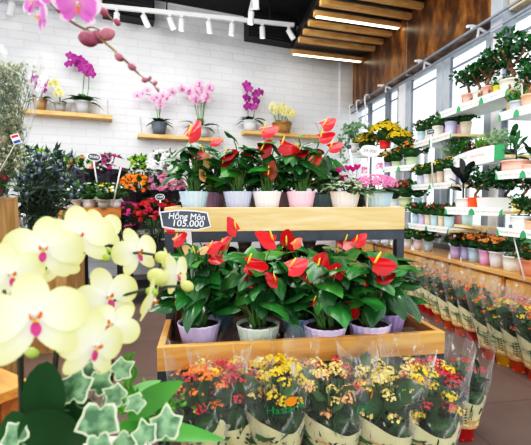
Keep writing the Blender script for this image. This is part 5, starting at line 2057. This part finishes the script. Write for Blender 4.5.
card_stick('oval black price card with white edge over the green bouquets', (94, 157), 4.5, T1, 13, 9, CGR, CWH, '59.000', WHITE, -.1, foot=atD(100, 200, 4.82))
card_stick('small black price card over the crimson carnations', (160, 197), 3.85, T3, 9, 7, CGR, CWH, '59.000', WHITE, .1, foot=atD(157, 220, 3.98))
card_stick('blank grey back of a price card on a slanted white stake', (122, 163), 3.6, .966, 15, 8, mat('c9c9c6', 'd2d2cf', .6), mat('c9c9c6', 'd2d2cf', .6), None, None, -.25, 'rect', foot=atD(112, 203, 3.85))

# dark bench with yellow flowers far behind the display stand
t = thing('bench', 'dark bench with yellow flowers behind the display stand', 'bench', (0.75, 4.5, 0))
obj('top_board', box(MB(), -.7, .7, -.2, .2, .44, .48), BLACK, t, False)
for s in (-1, 1):
    obj('leg', box(MB(), s * .64 - .03, s * .64 + .03, -.18, .18, 0, .4395), BLACK, t, False)
for i, x in enumerate((.2, .45, .7, .95, 1.2)):
    q = V((x, 4.45, .481))
    t = thing('potted_plant', ('yellow chrysanthemum on the dark bench, seen under the top tier, ' + ('first', 'second', 'third', 'fourth', 'fifth')[i] + ' along it'), 'potted plant', q, i, 'yellow chrysanthemums on the dark bench')
    pot_parts(t, .08, .1, '4a3a34')
    f = obj('foliage', cached(('bush', i % 4), lambda: bush_mb(i % 4), 'foliage', LEAF_BUSH), None, t)
    b = obj('blossoms', cached(('bfl', 'mum', i % 4, 'yellow', 40, 0), lambda: bush_flowers(i % 4, 40, .15, .85, 7, .3), 'blossoms', KC['yellow']), None, t)
    for q in (f, b):
        q.scale, q.location = (.16, .16, .15), (0, 0, .15)

# ================================================================== THISTLES, BABY'S BREATH, CRATES, FLAG
def thistles():
    D = 2.75
    base = spot_at(29, D, .60)
    t = thing('thistle_bouquet', 'bunch of dusty blue thistles in a clear glass vase', 'bouquet', base)
    rnd = random.Random(12)
    st = MB()
    TH_M = [mat('454e66', '727c98', .7, 40), mat('3e5a60', '5c7a80', .6)]
    for i in range(98):
        px, py = rnd.gauss(43, 18), rnd.gauss(176, 13)
        px = min(max(px, 2), 86)
        py = min(max(py, 150), 206)
        q = atD(px, py, D + rnd.uniform(-.16, .16)) - base
        b0 = V((rnd.uniform(-.035, .035), rnd.uniform(-.035, .035), .02))
        mid = V((q.x * .35, q.y * .35, max(.28, q.z * .55)))
        cv = curve([b0, mid, q], 4)
        tube(st, cv, .0032, 4)
        for j in range(3, len(cv)):
            for s in range(3):
                chip(st, cv[j], sph(rnd, -.4), sph(rnd), rnd.uniform(.05, .085), .022)
        hd = MB()
        for j in range(7):
            a = j * .9
            chip(hd, q, V((math.cos(a), math.sin(a), .15)), V((0, 0, 1)), .034, .007, 1)
        blob(hd, q + V((0, 0, .008)), .012, .012, .017, 0, 6, 5)
        obj('thistle_head', hd, TH_M, t)
    obj('foliage', st, mat('22382c', '46604a', .6, 10), t)
    return base


def glass_vase(base, r, h, lab):
    t = thing('vase', lab, 'vase', base)
    mb = MB()
    lathe(mb, [(r * .7, 0), (r * .8, h * .4), (r, h), (r * .96, h), (r * .76, h * .4), (r * .66, .008)], 24)
    obj('glass_body', mb, WRAPCLEAR, t)


tb = thistles()
glass_vase(V((tb.x, tb.y, .599)), .085, .36, 'clear glass vase holding the blue thistles')
# wooden crate blocks on the near side
def crate(label, cx, cy, w, d, z0, z1, rz=0.0, wd=None):
    t = thing('crate', label, 'crate', (cx, cy, z0), rz, 'wooden display crates')
    h = z1 - z0
    th = .018
    m_ = wd or CRATE_W
    obj('front_panel', box(MB(), -w / 2, w / 2, -d / 2, -d / 2 + th, 0, h - .0195), m_, t, False, .002)
    obj('back_panel', box(MB(), -w / 2, w / 2, d / 2 - th, d / 2, 0, h - .0195), m_, t, False)
    for s in (-1, 1):
        x = s * (w / 2 - th / 2)
        obj('side_panel', box(MB(), x - th / 2, x + th / 2, -d / 2 + th + .0005, d / 2 - th - .0005, 0, h - .0195), m_, t, False)
    obj('top_panel', box(MB(), -w / 2, w / 2, -d / 2, d / 2, h - .019, h), m_, t, False, .002)
    return t


q = spot_at(18, 2.25, 0)
crate('tall light wood crate under the baby breath bouquet', q.x - .32, q.y - .25, .64, .5, 0, 1.06, 0)
q = spot_at(52, 2.75, 0)
crate('low light wood crate carrying the thistle vase', q.x - .2, q.y + .12, .62, .42, 0, .598, 0)
A_, B_ = atZ(33, 381, .62), atZ(0, 367, .62)
ub = (B_ - A_).normalized()
uc = V((ub.y, -ub.x, 0))
if uc.y > 0:
    uc = -uc
tc_ = A_ + ub * .3 + uc * .2
t = thing('side_table', 'honey wood side table corner beside the yellow orchids', 'table', (tc_.x, tc_.y, 0), math.atan2(ub.y, ub.x))
obj('tabletop', box(MB(), -.3, .3, -.2, .2, .595, .62), wood('b06c2c', 'cd8c44', 'dca660', (1.5, 9, 9), .4), t, False, .003)
for sx in (-1, 1):
    for sy in (-1, 1):
        obj('leg', box(MB(), sx * .26 - .02, sx * .26 + .02, sy * .16 - .02, sy * .16 + .02, 0, .5945), STAND_W, t, False)


def babys_breath():
    D = 2.05
    base = spot_at(4, D, 1.061)
    base = V((base.x - .03, base.y + .0, 1.061))
    t = thing('baby_breath_bouquet', 'tall bouquet of white baby breath in clear wrap', 'bouquet', base)
    rnd = random.Random(21)
    st, fl = MB(), MB()
    for i in range(1500):
        u = rnd.random()
        py = 64 + 106 * u ** 1.1
        px = rnd.gauss(6, 10 * (1.15 - .5 * u))
        q = atD(px, py, D + rnd.uniform(-.1, .1)) - base
        if i % 10 == 0:
            tube(st, [V((q.x * .2, q.y * .2, .02)), q * .6, q], .0015, 3)
        else:
            tube(st, [q - V((rnd.uniform(-.03, .03), 0, .05)), q], .001, 3)
        floret(fl, q, sph(rnd), .0100, 5, 0, rnd.uniform(0, 1), .3)
        floret(fl, q + V((rnd.uniform(-.015, .015), .0, rnd.uniform(-.015, .015))), sph(rnd), .0090, 5, 0, 0, .3)
    obj('stem', st, mat('4c6040', '6e8260', .6), t)
    obj('blossoms', fl, mat('8f9478', 'c4c4a8', .6, 30), t)
    mb = MB()
    nn = 16
    vs, fs = [], []
    prof = [(.03, 0.002), (.06, .12), (.11, .3), (.15, .5), (.17, .66)]
    for kk, (r_, z_) in enumerate(prof):
        for i in range(nn):
            a = 2 * PI * i / nn
            rr = r_ * (1 + .08 * math.sin(4 * a + kk) + rnd.uniform(-.05, .05))
            vs.append((rr * math.cos(a) + (.02 * kk), rr * math.sin(a), z_ + (rnd.uniform(-.06, .08) if kk == 4 else 0)))
    for kk in range(4):
        for i in range(nn):
            j = (i + 1) % nn
            fs.append((kk * nn + i, kk * nn + j, (kk + 1) * nn + j, (kk + 1) * nn + i))
    mb.add(vs, fs)
    obj('plastic_wrap', mb, WRAPCLEAR, t, False)


babys_breath()

P = atD(16, 139, 1.92)
t = thing('flag', 'small red white and blue striped flag on a stick among the thistles', 'flag', (spot_at(18, 2.25, 0).x - .03, P.y + .06, 1.0605))
M = Matrix.Identity(4)
M = basis(P - V(t.location), V((.94, .1, .33)).normalized(), V((-.33, 0, .94)).normalized(), V((.1, -1, 0)).normalized())
mb = MB()
for i, s in enumerate((-1, 0, 1)):
    box(mb, -.015, .015, s * .013 - .0065, s * .013 + .0065, 0, .002, i, M)
box(mb, -.018, .018, -.024, .024, -.002, -.0005, 1, M)
obj('flag_cloth', mb, [mat('2a4a9c', '3458a8', .7), CWH, mat('cc2030', 'd83040', .7)], t, False)
mb = MB()
tube(mb, [(0, 0, .0), M @ V((-.017, -.024, -.003)), M @ V((-.017, .024, -.003))], .0025, 5)
obj('flag_stick', mb, WHITE, t)

# small purple flowering plant at the frame's edge on the tall crate
b = spot_at(-6, 2.0, 1.061)
t = thing('potted_plant', 'purple flowering plant with broad green leaf on the tall crate', 'potted plant', b)
pot_parts(t, .05, .06, '6a5a4c')
mb = MB()
for i in range(9):
    a = i * 2.399
    o = V((math.cos(a), math.sin(a), 0))
    lance(mb, V((0, 0, .05)) + o * .01, o + V((0, 0, .25)), V((0, 0, 1)), .11, .05, .2, .5)
obj('foliage', mb, LEAF_BRIGHT, t)
mb = MB()
rnd = random.Random(2)
for i in range(20):
    dv = sph(rnd, .1)
    floret(mb, V((.03 + dv.x * .04, dv.y * .04, .085 + dv.z * .02)), dv, .016, 5, 0, 0, .2, 0)
obj('blossoms', mb, KC['crimson'], t)

# ================================================================== YELLOW ORCHID ARRANGEMENT (close to the camera)
AB = spot_at(78, .62, .47)
AR = thing('orchid_arrangement', 'pale yellow orchid arrangement with variegated ivy in a round bowl', 'potted orchid', AB)
mb = MB()
lathe(mb, [(.06, 0), (.10, .02), (.125, .07), (.12, .11), (.128, .115), (.118, .115), (.11, .09)], 32)
obj('pot', mb, mat('d8d2c6', 'e4dfd4', .35), AR)
obj('soil', disc_mb(.11, .1), SOIL, AR)


def rel(px, py, D):
    return atD(px, py, D) - AB


# stakes and flower stems
for pts, r_, m_ in (
        ([(22, 420, .60), (21, 380, .60), (20, 345, .59), (19, 300, .56)], .0045, STEM_DARK),
        ([(53, 445, .58), (54, 400, .58), (55, 360, .58), (62, 330, .57)], .0035, STEM_DARK),
        ([(109, 410, .62), (110, 385, .62), (111, 350, .62), (111, 325, .62)], .0042, STEM_DARK)):
    obj('support_stake', tube(MB(), curve([rel(*p_) for p_ in pts], 4), r_, 8), m_, AR)
for pts in (
        [(22, 400, .60), (20, 340, .58), (26, 300, .56), (42, 272, .57), (62, 256, .58), (88, 252, .62), (118, 254, .64), (142, 253, .66), (160, 258, .66), (158, 272, .65)],
        [(111, 400, .62), (112, 345, .61), (105, 315, .6), (118, 298, .61), (145, 290, .63), (165, 287, .64), (186, 286, .65)],
        [(54, 420, .58), (56, 370, .57), (60, 345, .52), (70, 335, .5), (88, 335, .5)],
        [(20, 345, .59), (10, 315, .5), (4, 290, .5)]):
    obj('flower_stem', tube(MB(), curve([rel(*p_) for p_ in pts], 5), .0024, 7), STEM_DARK, AR)
# blooms: px, py, D, half width in px, facing (x, z), roll
YB = [(34, 318, .43, 52, (.12, .05), 0.0), (79, 236, .60, 34, (.05, .05), 0.05), (44, 249, .56, 36, (-.05, .0), -0.1), (10, 275, .52, 34, (.25, -.1), 0.15),
      (108, 297, .60, 32, (.25, -.05), 0.2), (137, 252, .66, 26, (.75, .05), 0.15), (176, 274, .66, 21, (1.1, -.3), 0.4), (94, 346, .47, 36, (.7, -.35), -0.3), (2, 262, .6, 26, (-.5, .1), 0),
      (68, 322, .5, 30, (.9, -.1), .3), (112, 325, .55, 28, (-.2, .35), -.6), (60, 262, .62, 26, (.35, -.6), 0.2), (100, 232, .66, 24, (.4, -.2), .3)]
for (px, py, D, hw, (fx, fz), roll) in YB:
    P = atD(px, py, D)
    bloom(AR, P, TO_CAM(P) + V((fx, 0, fz)), roll, hw * D / F, 'yellow')
# one flower seen from behind and below
for (px, py, D, hw, (fx, fz), roll) in ((152, 300, .62, 24, (1.6, -.9), .2), (168, 262, .67, 15, (1.8, -.2), .0)):
    P = atD(px, py, D)
    bloom(AR, P, TO_CAM(P) + V((fx, 0.6, fz)), roll, hw * D / F, 'yellow')
BUD = mat('c8cf6a', 'dfe08e', .45, 20, trans=.2)
BUDG = mat('9fb84a', 'b8cc66', .45, 20, trans=.2)
for px, py, D, r_, m_ in ((104, 257, .62, 5, BUDG), (158, 277, .64, 8.5, BUD), (187, 286, .65, 5.5, BUD), (163, 258, .66, 6.5, BUD), (86, 345, .5, 10, BUD), (32, 353, .56, 5.5, BUDG), (46, 385, .58, 4, BUDG), (108, 250, .63, 3, BUDG), (152, 292, .62, 5, BUDG)):
    P = atD(px, py, D)
    bud(AR, P, V((.7, -.1, -.3)), r_ * D / F, m_)
# leaves: orchid leaves, bright leaves
mb = MB()
for (a, b, W, nz) in (((45, 440, .56), (42, 372, .52), .055, (0, -1, .3)), ((32, 470, .6), (12, 420, .56), .05, (.2, -1, .3)), ((80, 452, .58), (30, 425, .5), .06, (0, -.8, .6)), ((95, 440, .6), (58, 400, .56), .06, (0, -1, .4))):
    A_, B_ = rel(*a), rel(*b)
    oval(mb, A_, B_ - A_, V(nz), (B_ - A_).length, W, .15, .12, 0, 0, 8, 20, .04)
obj('orchid_leaf', mb, LEAF_ORCHID, AR)
for (a, b, W, nz) in (((128, 418, .60), (181, 378, .62), .045, (-.55, -.6, .5)), ((112, 428, .60), (226, 432, .58), .034, (0, -.5, .9)), ((122, 405, .62), (160, 376, .66), .035, (-.6, -.5, .5))):
    A_, B_ = rel(*a), rel(*b)
    mb = MB()
    lance(mb, A_, B_ - A_, V(nz), (B_ - A_).length, W, .18, .22, 0, 10)
    obj('broad_leaf', mb, LEAF_BRIGHT if W > .04 else mat('2f7a26', '54a436', .3, 5, trans=.2), AR)


def ivy_leaf(P, size, roll, nrm):
    out5 = [(0, 1.0), (.12, .84), (.22, .64), (.34, .56), (.6, .5), (.54, .28), (.46, .1), (.44, -.1), (.34, -.24), (.14, -.22), (0, -.08), (-.14, -.22), (-.34, -.24), (-.44, -.1), (-.46, .1), (-.54, .28), (-.6, .5), (-.34, .56), (-.22, .64), (-.12, .84)]
    out5 = [(x * size, y * size) for x, y in out5]
    n = nrm.normalized()
    s, f, u = frame(n)
    d = u * math.cos(roll) + s * math.sin(roll)
    mb = MB()
    zf = lambda x, y: .1 * abs(x) - .5 * (x * x + y * y) / size * .5
    d = d.normalized()
    sv = d.cross(n)
    m = len(out5)
    c = (0, .25 * size)
    vs = [P + d * c[1] + n * zf(*c)]
    for r_ in (.5, .87, 1.0):
        for (x, y) in out5:
            X, Y = x * r_, c[1] + (y - c[1]) * r_
            vs.append(P + sv * X + d * Y + n * zf(X, Y))
    mb.add(vs, [(0, 1 + i, 1 + (i + 1) % m) for i in range(m)], 0)
    for k in range(2):
        mb.add([], [])
        o_ = len(mb.v) - len(vs)
        for i in range(m):
            j = (i + 1) % m
            mb.f.append((o_ + 1 + k * m + i, o_ + 1 + (k + 1) * m + i, o_ + 1 + (k + 1) * m + j, o_ + 1 + k * m + j))
            mb.m.append(0 if k == 0 else 1)
    # stalk
    tube(mb, curve([P + d * size * .02, P - d * size * .35 - n * .012, P - d * size * .5 - n * .04], 4), .0012, 5, 0)
    obj('ivy_leaf', mb, [mat('446e4a', '86ab80', .4, 60, trans=.15, lo=.4, hi=.62), mat('c9d4aa', 'e4e8c8', .4, 50, trans=.2)], AR)


for (px, py, D, spx, roll, nx, nz) in ((100, 412, .52, 36, 3.0, .1, .45), (74, 396, .55, 32, .1, -.3, .35), (117, 372, .6, 20, -1.2, .3, .4), (166, 433, .54, 28, -.1, .2, .45),
                                        (120, 398, .57, 20, .9, .4, .5), (96, 388, .58, 22, -.6, 0, .6), (140, 400, .56, 17, 2.0, .3, .7), (98, 440, .5, 26, 3.4, -.2, .6),
                                        (18, 440, .5, 26, .9, -.2, .7), (128, 438, .53, 22, 2.6, .2, .7), (60, 410, .57, 20, 1.6, -.3, .6), (146, 440, .52, 22, .3, 0, .6), (84, 376, .6, 18, -.4, -.2, .4)):
    P = rel(px, py, D)
    ivy_leaf(P, spx * D / F, roll, V((nx, -1, nz)))
# feathery moss fern
mb = MB()
rnd = random.Random(6)
for i in range(520):
    px, py = rnd.gauss(148, 15), rnd.gauss(408, 9)
    q = rel(px, py, .66 + rnd.uniform(-.03, .03))
    chip(mb, q, sph(rnd), sph(rnd), .012, .006)
FERN = mat('3f8a1e', '68b832', .5, 40, trans=.2)
obj('moss', mb, FERN, AR)
mb = MB()
for k in range(26):
    q = rel(131 + 3 * math.sin(k * .5), 405 - k * 2.0, .64)
    for s in (-1, 1):
        chip(mb, q, V((s, -.2, .5)), V((0, -1, 0)), .009, .005)
obj('fern_frond', mb, FERN, AR)

# stand under the arrangement
q = AB
crate('small light wood pedestal under the yellow orchid bowl', AB.x, AB.y, .26, .26, 0, .469, 0)

# ================================================================== PINK ORCHID SPRAY (nearest, top of the view)
PB = spot_at(-95, .82, .60)
PR = thing('orchid', 'pink orchid with striped petals whose spray of buds arches in front of the brick wall', 'potted orchid', PB)
mb = MB()
lathe(mb, [(.05, 0), (.062, .1), (.068, .104), (.068, .115), (.06, .115), (.058, .095)], 28)
obj('pot', mb, mat('c8b8a8', 'd4c6b8', .4), PR)
obj('soil', disc_mb(.057, .095), SOIL, PR)
mb = MB()
for i in range(6):
    a = i * 2.399 + PI
    o = V((math.cos(a), math.sin(a), 0))
    lance(mb, V((0, 0, .1)) + o * .01, o * .9 + V((0, 0, .6)), V((0, 0, 1)) - o * .3, .17, .065, .2, .8)
obj('leaf_rosette', mb, LEAF_ORCHID, PR)


DP = 1.3


def prel(px, py, D):
    return atD(px, py, D * DP) - PB


PST = mat('6a4a3c', '8a7a54', .5, 30)
main = [(-95, 380, .62), (-98, 150, .62), (-70, -10, .58), (-20, -50, .54), (30, -22, .50), (54, 6, .48), (72, 22, .48), (92, 33, .48), (108, 45, .48), (125, 60, .48), (140, 75, .48), (152, 83, .48), (157, 90, .48)]
obj('flower_stem', tube(MB(), curve([prel(*p_) for p_ in main], 5), [.0028] * 30 + [.0022] * 20 + [.0014] * 11, 8), PST, PR)
side = [(84, 29, .48), (92, 27, .48), (99, 30, .48), (105, 32, .48)]
obj('flower_stem', tube(MB(), curve([prel(*p_) for p_ in side], 4), .0014, 6), PST, PR)
side2 = [(40, -30, .52), (80, -18, .5), (95, -2, .5), (104, 10, .5), (116, 24, .5)]
obj('flower_stem', tube(MB(), curve([prel(*p_) for p_ in side2], 4), .0014, 6), PST, PR)
for (px, py, D, hw, (fx, fz), roll) in ((77, 4, .45, 23, (.15, -.15), .1), (40, 17, .47, 17, (-1.6, .15), .0), (33, 2, .47, 14, (-.8, .5), .5), (56, -8, .46, 20, (-.3, .1), -.3)):
    P = atD(px, py, D * DP)
    bloom(PR, P, TO_CAM(P) + V((fx, 0, fz)), roll, hw * D * DP / F, 'pink')
PBUD = mat('93405a', 'c9848c', .4, 25, trans=.15)
for px, py, D, r_, dd in ((88, 39, .48, 8.5, (1, 0, -.3)), (98, 37, .485, 7, (.8, 0, -.2)), (107, 34, .48, 7, (1, 0, .5)), (119, 57, .48, 4.5, (.8, 0, -.6)), (132, 67, .48, 4, (.9, 0, -.5)), (145, 80, .48, 3.2, (.9, 0, .2)),
                          (155, 83, .48, 2.6, (.7, 0, .5)), (158, 90, .48, 2, (.4, 0, -1)), (150, 78, .48, 2.0, (.4, 0, 1)), (104, 12, .5, 4.5, (.6, 0, -.6)), (117, 22, .5, 3.6, (.6, 0, -.6)), (97, 3, .5, 3.4, (.4, 0, -.6))):
    P = atD(px, py, D * DP)
    bud(PR, P, V(dd), r_ * .9 * D * DP / F, PBUD)
crate('light wood pedestal under the pink orchid pot', PB.x, PB.y, .2, .2, 0, .599, 0)

# ================================================================== LIGHT
wd = bpy.data.worlds.new('daylight')
SC.world = wd
wd.use_nodes = True
nt = wd.node_tree
bg = nt.nodes['Background']
bg.inputs[0].default_value = (0.93, 0.97, 1.0, 1)
bg.inputs[1].default_value = 1.75


def area(loc, rot, sx, sy, power, col=(1, .97, .93)):
    l = bpy.data.lights.new('room_fill', 'AREA')  # unseen area fill added to brighten the room, no fixture behind it
    l.shape = 'RECTANGLE'
    l.size, l.size_y = sx, sy
    l.energy = power
    l.color = col
    o = bpy.data.objects.new('room_fill', l)
    COL.objects.link(o)
    o.location, o.rotation_euler = loc, rot
    return o


area((0.2, 1.9, 3.7), (0, 0, 0), 2.4, 1.0, 60)
area((-1.8, 2.8, 3.4), (0, -1.0, 0), 2.4, 1.4, 110)  # added fill turned towards the window side
area((-0.6, 3.8, 3.7), (0, 0, 0), 2.6, 1.0, 60)
for i, px in enumerate((40, 110, 175, 235, 290)):
    l = bpy.data.lights.new('track_beam', 'SPOT')
    l.energy = 5
    l.spot_size, l.spot_blend = 1.5, .8
    l.shadow_soft_size = .05
    l.color = (1, .98, .95)
    o = bpy.data.objects.new('track_beam', l)
    COL.objects.link(o)
    q = A.lerp(B, (px - 20) / 274)
    o.location = (q.x, q.y - .12, TZ - .25)
    tgt = wallpt(px, 110)
    o.rotation_euler = (V(tgt) - V(o.location)).to_track_quat('-Z', 'Y').to_euler()

for (lx, ly, lz), (tx, ty, tz), en, an in (((0.75, 0.1, 3.1), (0.45, 1.5, 0.5), 95, 0.62), ((1.3, 0.6, 3.3), (1.95, 2.9, 0.4), 90, 0.75)):
    l = bpy.data.lights.new('display_fill', 'SPOT')  # unseen spot added to brighten the stand and the counter row
    l.energy = en
    l.spot_size, l.spot_blend = an, .7
    l.shadow_soft_size = .2
    l.color = (1, .98, .96)
    o = bpy.data.objects.new('display_fill', l)
    COL.objects.link(o)
    o.location = (lx, ly, lz)
    o.rotation_euler = (V((tx, ty, tz)) - V((lx, ly, lz))).to_track_quat('-Z', 'Y').to_euler()

SC.view_settings.view_transform = 'Standard'
SC.view_settings.look = 'None'
SC.view_settings.exposure = 0.0
SC.view_settings.use_curve_mapping = True
cm = SC.view_settings.curve_mapping
cc = cm.curves[3]
cc.points[0].location = (0, 0)
cc.points[-1].location = (1, 1)
for x_, y_ in ((0.05, 0.038), (0.2, 0.215), (0.55, 0.66)):
    cc.points.new(x_, y_)
cm.update()
SC.cycles.transparent_max_bounces = 40
SC.cycles.max_bounces = 6
SC.cycles.diffuse_bounces = 3
SC.cycles.glossy_bounces = 3
SC.cycles.sample_clamp_indirect = 6
SC.cycles.caustics_reflective = False
SC.cycles.caustics_refractive = False
